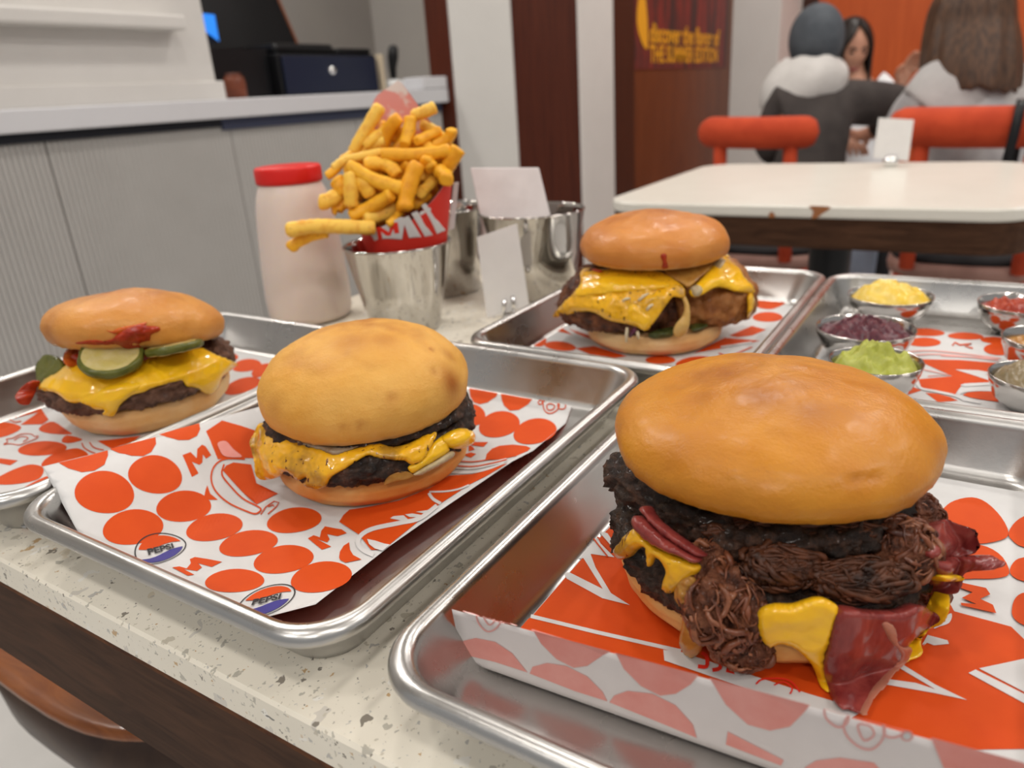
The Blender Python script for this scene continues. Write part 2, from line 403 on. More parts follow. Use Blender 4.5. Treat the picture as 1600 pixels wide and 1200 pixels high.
mesh('lid', *lathe([(0.024, 0.07), (0.024, 0.078), (0.0001, 0.08)], (-2.08, 1.70, 1.0095), 24), mat('brown_lid', (0.12, 0.035, 0.02), 0.4), jr)
bx = thing('menu_box', 'narrow cream box upright beside the navy cash drawer', 'box', (-2.15, 2.455, 1.0095))
bev(mesh('box_body', *box((-2.3, 2.437, 1.0095), (-2.10, 2.458, 1.150)), mat('cream_card', (0.6, 0.5, 0.36), 0.6), bx, False), 0.002)
mesh('box_side', *box((-2.3, 2.4585, 1.0095), (-2.102, 2.462, 1.148)), M_blk, bx, False)
cr = thing('card_reader', 'small black handset standing upright in a white cradle on the worktop', 'card reader', (-2.12, 2.53, 1.0095))
mesh('cradle', *lathe([(0.0001, 0), (0.05, 0), (0.055, 0.012), (0.05, 0.03), (0.03, 0.045), (0.0001, 0.05)], (-2.12, 2.53, 1.0095), 24), mat('white_plastic', (0.75, 0.75, 0.74), 0.3), cr)
mesh('handset', *tube([(-2.12, 2.53, 1.05), (-2.12, 2.532, 1.10), (-2.115, 2.535, 1.14), (-2.11, 2.537, 1.175), (-2.11, 2.537, 1.185)], [0.012, 0.016, 0.022, 0.02, 0.01], 12), M_dark, cr)

# ------------------------------------------------------------------ chairs, far table
def superloop(cx, cy, ax, ay, e, n=48):
    t = np.arange(n) * 2 * np.pi / n; c, s = np.cos(t), np.sin(t)
    return np.stack([cx + ax * np.sign(c) * np.abs(c) ** (2 / e), cy + ay * np.sign(s) * np.abs(s) ** (2 / e)], 1)
def loft(rings, cap0=True, cap1=True):
    n = len(rings[0]); V = np.concatenate(rings)
    f = [(i * n + j, i * n + (j + 1) % n, (i + 1) * n + (j + 1) % n, (i + 1) * n + j) for i in range(len(rings) - 1) for j in range(n)]
    if cap0: f.append(tuple(range(n))[::-1])
    if cap1: f.append(tuple((len(rings) - 1) * n + j for j in range(n)))
    return V, f
def ring(loop, z): return np.column_stack([loop, np.full(len(loop), z)])
M_trous0 = noisy('black_cushion', (0.010, 0.009, 0.010), (0.016, 0.014, 0.015), 12, 0.8)
M_seatp = noisy('pink_seat', (0.34, 0.19, 0.155), (0.28, 0.15, 0.12), 20, 0.5)
def chair(name, label, x0, x1, y, zc, rad, group=None):
    """velvet bolster chair with its back towards the camera"""
    c = thing(name, label, 'chair', ((x0 + x1) / 2, y + 0.2, 0), group); xm = (x0 + x1) / 2; w = x1 - x0
    pts = []; rr = []
    for i in range(25):
        s = i / 24; pts.append((x0 + w * s, y + 0.10 * (2 * s - 1) ** 2 * 0.5, zc - 0.01 * s))
        e = min(s, 1 - s) * w / rad; rr.append(rad * (1 - max(0, 1 - e) ** 2.4) ** 0.5 + 0.001)
    mesh('backrest', *tube(pts, rr, 20), M_velvet, c)
    for sx in (-1, 1):
        px = xm + sx * w * 0.30
        mesh('post', *tube([(px, y + 0.01, zc - rad * 0.7), (px, y + 0.02, 0.62), (px, y + 0.04, 0.44)], [0.02, 0.02, 0.02], 12), M_velvet, c)
    lo = lambda k: superloop(xm, y + 0.24, 0.20 * k, 0.22 * k, 2.8)
    mesh('seat', *loft([ring(lo(0.9), 0.405), ring(lo(0.98), 0.412), ring(lo(1), 0.43), ring(lo(0.98), 0.446), ring(lo(0.9), 0.452)]), M_seatp, c)
    mesh('cushion', *loft([ring(superloop(xm, y + 0.25, 0.192, 0.208, 2.8), 0.4525), ring(superloop(xm, y + 0.25, 0.192, 0.208, 2.8), 0.466), ring(superloop(xm, y + 0.25, 0.175, 0.19, 2.8), 0.472)]), M_trous0, c)
    for sx in (-1, 1):
        for sy in (0, 1):
            px = xm + sx * 0.15; py = y + 0.09 + sy * 0.31
            mesh('leg', *tube([(px, py, 0.41), (px + sx * 0.02, py + (sy - .5) * 0.03, 0.0)], [0.02, 0.014], 12), M_velvet, c)
    return c
chair('bolster_chair', 'red velvet chair with rounded bolster back beneath the person in the charcoal jacket', -0.762, -0.422, 2.30, 0.825, 0.044)
ch2 = chair('bolster_chair', 'red velvet chair with a black strap hung over its bolster back', -0.245, 0.20, 2.30, 0.822, 0.050)
# handbag strap hung over the second chair
sp = spline([(0.030, 2.245, 0.55), (0.036, 2.242, 0.70), (0.044, 2.240, 0.80), (0.048, 2.262, 0.868), (0.050, 2.31, 0.879), (0.052, 2.358, 0.86), (0.055, 2.362, 0.75), (0.05, 2.365, 0.60)], 8)
V = []; Fq = []
for i, p in enumerate(sp):
    V += [(p[0] - 0.011, p[1], p[2]), (p[0] + 0.011, p[1], p[2])]
    if i: Fq.append((2 * i - 2, 2 * i - 1, 2 * i + 1, 2 * i))
st = mesh('bag_strap', V, Fq, M_dark); solid(st, 0.003, 0)
tag(st, 'black bag strap looped over the bolster of the right velvet chair', 'strap')

ft = thing('far_table', 'empty pale table with rounded corners and dark wood apron behind the trays', 'table', (-0.29, 1.77, 0))
def rrect(x0, y0, x1, y1, r, n=8):
    out = []
    for cx, cy, a0 in ((x1 - r, y0 + r, -90), (x1 - r, y1 - r, 0), (x0 + r, y1 - r, 90), (x0 + r, y0 + r, 180)):
        for i in range(n + 1):
            a = math.radians(a0 + 90 * i / n); out.append((cx + r * math.cos(a), cy + r * math.sin(a)))
    return np.array(out)
FT = (-0.675, 1.42, 0.085, 2.14)
def ftl(d, r): return rrect(FT[0] + d, FT[1] + d, FT[2] - d, FT[3] - d, r)
mesh('top', *loft([ring(ftl(0.004, 0.08), 0.727), ring(ftl(0, 0.084), 0.731), ring(ftl(0, 0.084), 0.746), ring(ftl(0.004, 0.08), 0.75)]), M_fartop, ft, False)
mesh('apron', *loft([ring(ftl(0.006, 0.078), 0.672), ring(ftl(0.004, 0.08), 0.676), ring(ftl(0.004, 0.08), 0.726)]), M_apron, ft, False)
pv, pf = fill2d(spline([(-0.256, 0.7275), (-0.254, 0.740), (-0.262, 0.7485), (-0.245, 0.7495), (-0.226, 0.748), (-0.23, 0.742), (-0.24, 0.735), (-0.246, 0.7285)], 3, True), None)
mesh('chip', [[a, 1.4195, b] for a, b in pv], pf, mat('chip_brown', (0.33, 0.13, 0.05), 0.6), ft, False, label='brown chip in the front edge of the pale top')
pv, pf = fill2d(spline([(-0.331, 0.7275), (-0.329, 0.737), (-0.322, 0.735), (-0.320, 0.7275)], 3, True), None)
mesh('chip', [[a, 1.4195, b] for a, b in pv], pf, MATS['chip_brown'], ft, False)
mesh('pedestal', *lathe([(0.045, 0.02), (0.045, 0.672)], (-0.275, 1.78, 0), 24), M_dark, ft)
mesh('foot_plate', *loft([ring(superloop(-0.275, 1.78, 0.24, 0.24, 4), 0.0), ring(superloop(-0.275, 1.78, 0.24, 0.24, 4), 0.014), ring(superloop(-0.275, 1.78, 0.06, 0.06, 2), 0.03)]), M_dark, ft)

def quadcard(name, pts, th, m, parent):
    p = np.array(pts, float); n = np.cross(p[1] - p[0], p[3] - p[0]); n /= np.linalg.norm(n)
    v = np.concatenate([p, p - n * th]); f = [(0, 1, 2, 3), (7, 6, 5, 4)] + [(i, i + 4, (i + 1) % 4 + 4, (i + 1) % 4) for i in range(4)]
    return mesh(name, v, f, m, parent, False)
M_card = noisy('card_white', (0.80, 0.78, 0.77), (0.77, 0.75, 0.74), 40, 0.5)
cs = thing('card_stand', 'white card in a small chrome ball stand on the far table', 'card stand', (-0.195, 2.045, 0.75))
A = at_y([(1364, 247), (1419, 252), (1428, 187), (1373, 184)], 2.045)
quadcard('card', A, 0.002, M_card, cs)
b0 = at_y([(1391, 256)], 2.045)[0]
mesh('ball_stand', *lathe([(0.0001, 0), (0.012, 0.0), (0.017, 0.006), (0.018, 0.014), (0.014, 0.023), (0.006, 0.028), (0.0001, 0.028)], (b0[0], 2.045, 0.75), 24), M_chrome, cs)

SX, SY = -0.730, 0.440
sl = thing('wooden_stool', 'brown wooden stool with rounded square seat tucked under the terrazzo table', 'stool', (SX, SY, 0))
so = lambda k: superloop(SX, SY, 0.235 * k, 0.235 * k, 3.0, 64)
mesh('seat', *loft([ring(so(0.985), 0.446), ring(so(1.0), 0.450), ring(so(0.992), 0.456), ring(so(0.93), 0.452), ring(so(0.6), 0.446), ring(so(0.3), 0.444), ring(so(0.02), 0.444)]), M_seat, sl)
mesh('seat_side', *loft([ring(so(0.80), 0.325), ring(so(0.90), 0.335), ring(so(0.96), 0.37), ring(so(0.985), 0.447)]), M_seatside, sl)
for a in (45, 135, 225, 315):
    cx, cy = math.cos(math.radians(a)), math.sin(math.radians(a))
    mesh('leg', *tube([(SX + 0.13 * cx, SY + 0.13 * cy, 0.33), (SX + 0.17 * cx, SY + 0.17 * cy, 0.0)], [0.02, 0.015], 12), M_seatside, sl)

# ------------------------------------------------------------------ people at the back
M_skin = noisy('skin', (0.52, 0.27, 0.18), (0.48, 0.24, 0.16), 20, 0.5, Subsurface_Weight=0.1)
M_char = noisy('charcoal_fleece', (0.040, 0.033, 0.031), (0.060, 0.050, 0.046), 10, 0.9, bump=0.4, bscale=30, bdist=0.01)
M_cap = noisy('blue_grey_knit', (0.058, 0.066, 0.078), (0.085, 0.095, 0.108), 16, 0.9, bump=0.3, bscale=120)
M_hood = noisy('white_fleece', (0.56, 0.54, 0.52), (0.48, 0.46, 0.44), 12, 0.9, bump=0.3, bscale=25, bdist=0.01)
M_hairk = noisy('black_hair', (0.012, 0.009, 0.008), (0.022, 0.016, 0.013), 40, 0.4, stretch=(6, 6, 0.6))
M_hairb = noisy('brown_hair', (0.040, 0.021, 0.013), (0.105, 0.052, 0.028), 26, 0.45, stretch=(5, 5, 0.5))
M_grey = noisy('grey_knit', (0.50, 0.49, 0.49), (0.42, 0.41, 0.42), 14, 0.9, bump=0.4, bscale=40, bdist=0.01)
M_jean = noisy('pale_denim', (0.28, 0.33, 0.42), (0.34, 0.39, 0.48), 12, 0.8)
M_trous = noisy('dark_trousers', (0.012, 0.012, 0.014), (0.02, 0.02, 0.022), 12, 0.8)
M_lips = mat('lips', (0.32, 0.09, 0.08), 0.4)
def skin(name, J, E, m, parent, root, sub=2, label=None):
    bm = bmesh.new(); ly = bm.verts.layers.skin.verify(); vs = {}
    loc = wloc(parent)
    for k, (p, r) in J.items():
        v = bm.verts.new(Vector(np.array(p) - loc)); rr = r if isinstance(r, tuple) else (r, r)
        v[ly].radius = rr; v[ly].use_root = (k == root); vs[k] = v
    for a, b in E: bm.edges.new((vs[a], vs[b]))
    me = bpy.data.meshes.new(name); bm.to_mesh(me); bm.free(); me.materials.append(m)
    o = bpy.data.objects.new(name, me); COL.objects.link(o); o.parent = parent
    sk = o.modifiers.new('skin', 'SKIN'); sk.use_smooth_shade = True; sk.branch_smoothing = 0.4
    subd(o, sub)
    if label: o['label'] = label
    return o
def add_hand(J, E, pre, wrist, d, side):
    """palm and five fingers growing from joint `wrist` along d; side = direction of the thumb"""
    w = np.array(J[wrist][0]); d = np.array(d, float); d /= np.linalg.norm(d)
    s = np.array(side, float); s -= d * (s @ d); s /= np.linalg.norm(s); dn = np.cross(d, s)
    if dn[2] > 0: dn = -dn
    J[pre + 'palm'] = (w + d * 0.045, 0.022); E.append((wrist, pre + 'palm'))
    for i, (o, L) in enumerate(((0.027, .066), (0.009, .076), (-0.009, .07), (-0.026, .056))):
        k = pre + 'f%d' % i
        J[k + 'a'] = (w + d * 0.088 + s * o, 0.0095)
        J[k + 'b'] = (w + d * (0.088 + L * .5) + s * o * 1.1 + dn * 0.010, 0.0085)
        J[k + 'c'] = (w + d * (0.088 + L * .85) + s * o * 1.1 + dn * 0.034, 0.0072)
        E += [(pre + 'palm', k + 'a'), (k + 'a', k + 'b'), (k + 'b', k + 'c')]
    J[pre + 't1'] = (w + d * 0.035 + s * 0.036, 0.011); J[pre + 't2'] = (w + d * 0.066 + s * 0.05 + dn * 0.012, 0.009); J[pre + 't3'] = (w + d * 0.086 + s * 0.044 + dn * 0.022, 0.0078)
    E += [(pre + 'palm', pre + 't1'), (pre + 't1', pre + 't2'), (pre + 't2', pre + 't3')]
def P(px, py, d): return at_d([(px, py)], d)[0]
FH = FW * np.array([1, 1, 0]); FH /= np.linalg.norm(FH)      # level direction away from the camera
RH = np.array([FH[1], -FH[0], 0.0])
ZZ = np.array([0, 0, 1.0])
def ellipsoid(c, r, ax=(RH, FH, ZZ), n=28, m=18, fn=None):
    V = []; 
    for i in range(m + 1):
        th = math.pi * i / m
        for j in range(n):
            ph = 2 * math.pi * j / n
            q = np.array([math.sin(th) * math.cos(ph), math.sin(th) * math.sin(ph), math.cos(th)])
            k = fn(q) if fn else 1.0
            V.append(np.array(c) + k * (q[0] * r[0] * ax[0] + q[1] * r[1] * ax[1] + q[2] * r[2] * ax[2]))
    f = [(i * n + j, (i + 1) * n + j, (i + 1) * n + (j + 1) % n, i * n + (j + 1) % n) for i in range(m) for j in range(n)]
    return np.array(V), f

# person in the charcoal jacket, seen from behind
dA = 2.55
pa = thing('person', 'person in charcoal jacket with white hood and blue-grey knit cap, seen from behind', 'person', (P(1268, 330, dA)[0], P(1268, 330, dA)[1], 0))
pel = P(1262, 330, dA); chest = P(1256, 190, dA); neck = P(1270, 112, dA)
lsh = P(1216, 158, dA); rsh = P(1312, 158, dA); lel = P(1206, 236, dA + .05); lwr = P(1240, 232, dA + .28)
rel = P(1412, 165, dA + .18); rwr = P(1368, 205, dA + .38)
J = {'pel': (pel, 0.12), 'waist': ((pel + chest) / 2, 0.105), 'chest': (chest, (0.13, 0.10)), 'neck': (neck, 0.05), 'head': (P(1274, 66, dA), 0.075), 'crown': (P(1275, 46, dA), 0.06),
     'ls': (lsh, 0.06), 'le': (lel, 0.045), 'lw': (lwr, 0.028), 'rs': (rsh, 0.066), 're': (rel, 0.054), 'rw': (rwr, 0.030)}
E_ = [('pel', 'waist'), ('waist', 'chest'), ('chest', 'neck'), ('neck', 'head'), ('head', 'crown'), ('chest', 'ls'), ('ls', 'le'), ('le', 'lw'), ('chest', 'rs'), ('rs', 're'), ('re', 'rw')]
for s, n in ((-1, 'l'), (1, 'r')):
    hip = pel + RH * s * 0.09 + FH * 0.06; kn = pel + RH * s * 0.11 + FH * 0.44; kn[2] = 0.50; an = kn + FH * 0.02; an = np.array([an[0], an[1], 0.09]); to = an + FH * 0.17; to[2] = 0.035
    J.update({n + 'hip': (hip, 0.085), n + 'kn': (kn, 0.058), n + 'an': (an, 0.038), n + 'to': (to, 0.03)})
    E_ += [('pel', n + 'hip'), (n + 'hip', n + 'kn'), (n + 'kn', n + 'an'), (n + 'an', n + 'to')]
add_hand(J, E_, 'l', 'lw', FH + RH * .3, RH); add_hand(J, E_, 'r', 'rw', -RH * .6 + FH * .5 - ZZ * .2, -RH * .3 - ZZ)
skin('body', J, E_, M_skin, pa, 'pel')
JJ = {k: (p, (r[0] + .022, r[1] + .022) if isinstance(r, tuple) else r + 0.024) for k, (p, r) in J.items() if k in ('pel', 'waist', 'chest', 'ls', 'le', 'lw', 'rs', 're', 'rw')}
JJ['nb'] = (P(1268, 128, dA), 0.085)
skin('jacket', JJ, [('pel', 'waist'), ('waist', 'chest'), ('chest', 'ls'), ('ls', 'le'), ('le', 'lw'), ('chest', 'rs'), ('rs', 're'), ('re', 'rw'), ('chest', 'nb')], M_char, pa, 'pel')
skin('trousers', {k: (p, (r if not isinstance(r, tuple) else r[0]) + .012) for k, (p, r) in J.items() if k in ('pel', 'lhip', 'lkn', 'lan', 'rhip', 'rkn', 'ran')},
     [('pel', 'lhip'), ('lhip', 'lkn'), ('lkn', 'lan'), ('pel', 'rhip'), ('rhip', 'rkn'), ('rkn', 'ran')], M_trous, pa, 'pel')
hc = P(1275, 62, dA)
mesh('knit_cap', *ellipsoid(hc + ZZ * 0.004, (0.088, 0.108, 0.112), fn=lambda q: 1 + 0.10 * max(0, -q[1]) * max(0, -q[2] + .2)), M_cap, pa)
# hood lying round the neck: a drooping white collar
V = []; n = 40; rows = 9
for i in range(rows):
    s = i / (rows - 1)
    for j in range(n):
        a = 2 * math.pi * j / n; back = max(0, -math.sin(a)) ; left = max(0, -math.cos(a))
        r = 0.062 + 0.066 * math.sin(s * math.pi * .62) * (0.80 + .25 * back + .42 * left)
        z = 0.052 - s * (0.085 + 0.05 * back + 0.085 * left) + 0.014 * math.sin(s * math.pi) + 0.004 * math.sin(a * 5 + s * 4)
        V.append(P(1262, 112, dA) + RH * r * math.cos(a) * 1.12 + FH * r * math.sin(a) + ZZ * z)
Fq = [(i * n + j, i * n + (j + 1) % n, (i + 1) * n + (j + 1) % n, (i + 1) * n + j) for i in range(rows - 1) for j in range(n)]
o = mesh('hood', V, Fq, M_hood, pa); solid(o, 0.012, 1); subd(o, 1)

# person facing the camera with long dark hair
dB = 3.20
pb = thing('person', 'person with long dark hair in a white top, facing forward and looking down', 'person', (P(1335, 330, dB)[0], P(1335, 330, dB)[1] + .1, 0))
hB = P(1329, 78, dB); pel = P(1345, 320, dB + .12); chest = P(1345, 175, dB + .05); neck = P(1338, 122, dB + .03)
J = {'pel': (pel, 0.11), 'waist': ((pel + chest) / 2, 0.095), 'chest': (chest, (0.115, 0.09)), 'neck': (neck, 0.045), 'head': (hB - ZZ * .02 + FH * .02, 0.055), 'crown': (hB + ZZ * .05 + FH * .03, 0.055),
     'ls': (P(1302, 142, dB + .03), 0.05), 'le': (P(1296, 215, dB - .05), 0.038), 'lw': (P(1318, 225, dB - .28), 0.026),
     'rs': (P(1378, 140, dB + .03), 0.05), 're': (P(1392, 190, dB - .10), 0.038), 'rw': (P(1404, 138, dB - .20), 0.026)}
E_ = [('pel', 'waist'), ('waist', 'chest'), ('chest', 'neck'), ('neck', 'head'), ('head', 'crown'), ('chest', 'ls'), ('ls', 'le'), ('le', 'lw'), ('chest', 'rs'), ('rs', 're'), ('re', 'rw')]
for s, n in ((-1, 'l'), (1, 'r')):
    hip = pel + RH * s * 0.09 - FH * 0.05; kn = pel + RH * s * 0.1 - FH * 0.40; kn[2] = 0.5; an = np.array([kn[0], kn[1], 0.09]); to = an - FH * 0.16; to[2] = 0.035
    J.update({n + 'hip': (hip, 0.085), n + 'kn': (kn, 0.055), n + 'an': (an, 0.036), n + 'to': (to, 0.03)})
    E_ += [('pel', n + 'hip'), (n + 'hip', n + 'kn'), (n + 'kn', n + 'an'), (n + 'an', n + 'to')]
add_hand(J, E_, 'l', 'lw', -FH, RH); add_hand(J, E_, 'r', 'rw', ZZ * .8 + RH * .3 - FH * .2, -RH)
skin('body', J, E_, M_skin, pb, 'pel')
skin('white_top', {k: (p, (r[0] + .02, r[1] + .02) if isinstance(r, tuple) else r + 0.02) for k, (p, r) in J.items() if k in ('pel', 'waist', 'chest', 'ls', 'le', 'rs', 're')},
     [('pel', 'waist'), ('waist', 'chest'), ('chest', 'ls'), ('ls', 'le'), ('chest', 'rs'), ('rs', 're')], mat('white_cotton', (0.74, 0.74, 0.76), 0.85), pb, 'pel')
skin('trousers', {k: (p, (r if not isinstance(r, tuple) else r[0]) + .012) for k, (p, r) in J.items() if k in ('pel', 'lhip', 'lkn', 'lan', 'rhip', 'rkn', 'ran')},
     [('pel', 'lhip'), ('lhip', 'lkn'), ('lkn', 'lan'), ('pel', 'rhip'), ('rhip', 'rkn'), ('rkn', 'ran')], M_trous, pb, 'pel')
# face: turned towards the camera and tipped down to the left
fz = (ZZ - FH * 0.35 ); fz /= np.linalg.norm(fz); fx = RH.copy(); fy = np.cross(fz, fx)            # fy points away from the viewer
def facefn(q):
    k = 1.0
    if q[1] < 0:
        k += 0.16 * math.exp(-((q[0] / .16) ** 2 + ((q[2] + .10) / .22) ** 2))          # nose
        for s in (-1, 1): k -= 0.07 * math.exp(-(((q[0] - s * .38) / .2) ** 2 + ((q[2] - .12) / .14) ** 2))
        k += 0.04 * math.exp(-((q[0] / .3) ** 2 + ((q[2] + .5) / .12) ** 2))
    return k * (1 - 0.16 * max(0, -q[2]) * abs(q[0]))
head = mesh('head', *ellipsoid(hB, (0.068, 0.085, 0.105), (fx, fy, fz), 36, 28, facefn), M_skin, pb)
def onface(u, w, dd=0.0): 
    q = np.array([u, -math.sqrt(max(0, 1 - u * u - w * w)), w]); k = facefn(q)
    return hB + k * (q[0] * .068 * fx + q[1] * .085 * fy + q[2] * .105 * fz) - fy * dd
for s in (-1, 1):
    mesh('eye', *ellipsoid(onface(s * .36, .10, -.004), (0.014, 0.008, 0.006), (fx, fy, fz), 12, 8), mat('eye_dark', (0.02, 0.012, 0.01), 0.3), head)
    mesh('eyebrow', *tube([onface(s * .18, .24, .001), onface(s * .38, .30, .001), onface(s * .58, .24, .001)], [.003, .0042, .002], 8), M_hairk, head)
    mesh('ear', *ellipsoid(hB + fx * s * .068 + fy * .01, (0.010, 0.018, 0.028), (fx, fy, fz), 12, 8), M_skin, head)
mesh('mouth', *ellipsoid(onface(0, -.52, -.003), (0.022, 0.008, 0.008), (fx, fy, fz), 14, 8), M_lips, head)
V = []; n = 36; rows = 16
for i in range(rows):
    s = i / (rows - 1)
    for j in range(n):
        op = 42 * min(1.0, max(0.02, (s - .12) / .30))                # open towards the face
        a = math.radians(-90 + op) + math.radians(360 - 2 * op) * j / (n - 1)
        if s < .5:
            th = s / .5 * math.pi / 2; r = math.sin(th) * 1.12; z = math.cos(th) * 0.125
        else: r = 1.12 + .10 * (s - .5); z = -(s - .5) * 2 * 0.20
        wob = 1 + 0.03 * math.sin(a * 9 + s * 3)
        V.append(hB + fx * r * .076 * math.cos(a) * wob + fy * (r * .094 * math.sin(a) * wob + .012) + (fz if z > 0 else ZZ) * z)
Fq = [(i * n + j, i * n + j + 1, (i + 1) * n + j + 1, (i + 1) * n + j) for i in range(rows - 1) for j in range(n - 1)]
o = mesh('hair', V, Fq, M_hairk, pb); solid(o, 0.014, 0); subd(o, 1)

# person with long brown hair, seen from behind
dC = 2.05
pc = thing('person', 'person with long brown hair in a pale grey collared sweater, seen from behind', 'person', (P(1520, 330, dC + .1)[0], P(1520, 330, dC + .1)[1], 0))
pel = P(1515, 345, dC + .10); chest = P(1520, 175, dC + .02); neck = P(1518, 95, dC)
J = {'pel': (pel, 0.12), 'waist': ((pel + chest) / 2, 0.105), 'chest': (chest, (0.125, 0.095)), 'neck': (neck, 0.05), 'head': (P(1516, 40, dC), 0.07), 'crown': (P(1516, 10, dC + .01), 0.06),
     'ls': (P(1452, 142, dC), 0.044), 'le': (P(1412, 205, dC + .22), 0.042), 'lw': (P(1425, 190, dC + .45), 0.027),
     'rs': (P(1586, 138, dC), 0.044), 're': (P(1640, 215, dC + .12), 0.042), 'rw': (P(1590, 215, dC + .38), 0.027)}
E_ = [('pel', 'waist'), ('waist', 'chest'), ('chest', 'neck'), ('neck', 'head'), ('head', 'crown'), ('chest', 'ls'), ('ls', 'le'), ('le', 'lw'), ('chest', 'rs'), ('rs', 're'), ('re', 'rw')]
for s, n in ((-1, 'l'), (1, 'r')):
    hip = pel + RH * s * 0.09 + FH * 0.06; kn = pel + RH * s * 0.11 + FH * 0.42; kn[2] = 0.50; an = np.array([kn[0], kn[1], 0.09]); to = an + FH * 0.17; to[2] = 0.035
    J.update({n + 'hip': (hip, 0.085), n + 'kn': (kn, 0.058), n + 'an': (an, 0.038), n + 'to': (to, 0.03)})
    E_ += [('pel', n + 'hip'), (n + 'hip', n + 'kn'), (n + 'kn', n + 'an'), (n + 'an', n + 'to')]
add_hand(J, E_, 'l', 'lw', FH, RH); add_hand(J, E_, 'r', 'rw', FH, -RH)
skin('body', J, E_, M_skin, pc, 'pel')
skin('sweater', {k: (p, (r[0] + .03, r[1] + .03) if isinstance(r, tuple) else r + (0.040 if k in ('ls', 'rs') else 0.026)) for k, (p, r) in J.items() if k in ('pel', 'waist', 'chest', 'ls', 'le', 'lw', 'rs', 're', 'rw')},
     [('pel', 'waist'), ('waist', 'chest'), ('chest', 'ls'), ('ls', 'le'), ('le', 'lw'), ('chest', 'rs'), ('rs', 're'), ('re', 'rw')], M_grey, pc, 'pel')
skin('trousers', {k: (p, (r if not isinstance(r, tuple) else r[0]) + .014) for k, (p, r) in J.items() if k in ('pel', 'lhip', 'lkn', 'lan', 'rhip', 'rkn', 'ran')},
     [('pel', 'lhip'), ('lhip', 'lkn'), ('lkn', 'lan'), ('pel', 'rhip'), ('rhip', 'rkn'), ('rkn', 'ran')], M_jean, pc, 'pel')
V = []; n = 40; rows = 9; cc = P(1520, 118, dC)
for i in range(rows):
    s = i / (rows - 1)
    for j in range(n):
        a = 2 * math.pi * j / n; back = max(0, -math.sin(a))
        r = 0.060 + 0.088 * s ** .8 * (0.70 - .05 * back + .40 * abs(math.cos(a)))
        z = 0.060 - s * (0.09 + 0.10 * back) + 0.02 * math.sin(s * math.pi) + 0.004 * math.sin(a * 6)
        V.append(cc + RH * r * math.cos(a) * 1.15 + FH * r * math.sin(a) * 0.95 + ZZ * z)
Fq = [(i * n + j, i * n + (j + 1) % n, (i + 1) * n + (j + 1) % n, (i + 1) * n + j) for i in range(rows - 1) for j in range(n)]
o = mesh('collar', V, Fq, noisy('pale_collar', (0.46, 0.44, 0.43), (0.40, 0.385, 0.38), 12, 0.9, bump=0.3, bscale=25, bdist=0.01), pc); solid(o, 0.010, 1); subd(o, 1)
V = []; n = 56; rows = 22; hC = P(1515, 32, dC); random.seed(4)
tip = [random.uniform(-.018, .018) for _ in range(n)]
for i in range(rows):
    s = i / (rows - 1)
    for j in range(n):
        a = 2 * math.pi * j / n
        if s < .4:
            th = s / .4 * math.pi / 2; r = math.sin(th); z = math.cos(th) * 0.12
        else:
            u = (s - .4) / .6; r = 1.0 + 0.16 * math.sin(u * 2.2) - .02 * u * u; z = -u * 0.185 + tip[j] * u * u
        wob = 1 + 0.035 * math.sin(a * 13 + s * 5) * min(1, s * 2) + .02 * math.sin(a * 23)
        V.append(hC - FH * (0.0 if s < .4 else .055 * (s - .4) / .6) + RH * r * .098 * math.cos(a) * wob + FH * r * .100 * math.sin(a) * wob + ZZ * z)
Fq = [(i * n + j, i * n + (j + 1) % n, (i + 1) * n + (j + 1) % n, (i + 1) * n + j) for i in range(rows - 1) for j in range(n)]
o = mesh('hair', V, Fq, M_hairb, pc); solid(o, 0.012, -1); subd(o, 1)

# ------------------------------------------------------------------ the near table
nt = thing('terrazzo_table', 'pale terrazzo table with dark wood apron carrying the five trays', 'table', (-0.24, 0.47, 0))
T0 = (-0.672, 0.141, 0.215, 0.845)
def tl(d, r): return rrect(T0[0] + d, T0[1] + d, T0[2] - d, T0[3] - d, r)
mesh('top', *loft([ring(tl(0.0012, 0.02), ZT - 0.020), ring(tl(0, 0.021), ZT - 0.0188), ring(tl(0, 0.021), ZT - 0.0015), ring(tl(0.0015, 0.02), ZT)]), M_terr, nt, False)
mesh('apron', *loft([ring(tl(0.006, 0.02), ZT - 0.096), ring(tl(0.004, 0.02), ZT - 0.094), ring(tl(0.004, 0.02), ZT - 0.0255), ring(tl(0.006, 0.02), ZT - 0.0240)]), M_apron, nt, False)
mesh('shadow_gap', *loft([ring(tl(0.0075, 0.02), ZT - 0.0242), ring(tl(0.0075, 0.02), ZT - 0.0198)]), M_blk, nt, False)
mesh('worn_edge', *loft([ring(tl(0.0037, 0.02), ZT - 0.0285), ring(tl(0.0037, 0.02), ZT - 0.0253), ring(tl(0.0060, 0.02), ZT - 0.0238)], False, False), wood('worn_edge_wood', (0.05, 0.018, 0.008), (0.17, 0.062, 0.022), 0.6, (30, 60, 60), Specular_IOR_Level=0.1), nt, False)
mesh('pedestal', *lathe([(0.04, 0.02), (0.04, 0.645)], (-0.23, 0.60, 0), 24), M_dark, nt)
mesh('foot_plate', *loft([ring(superloop(-0.23, 0.60, 0.19, 0.19, 4), 0.0), ring(superloop(-0.23, 0.60, 0.19, 0.19, 4), 0.014), ring(superloop(-0.23, 0.60, 0.05, 0.05, 2), 0.03)]), M_dark, nt)

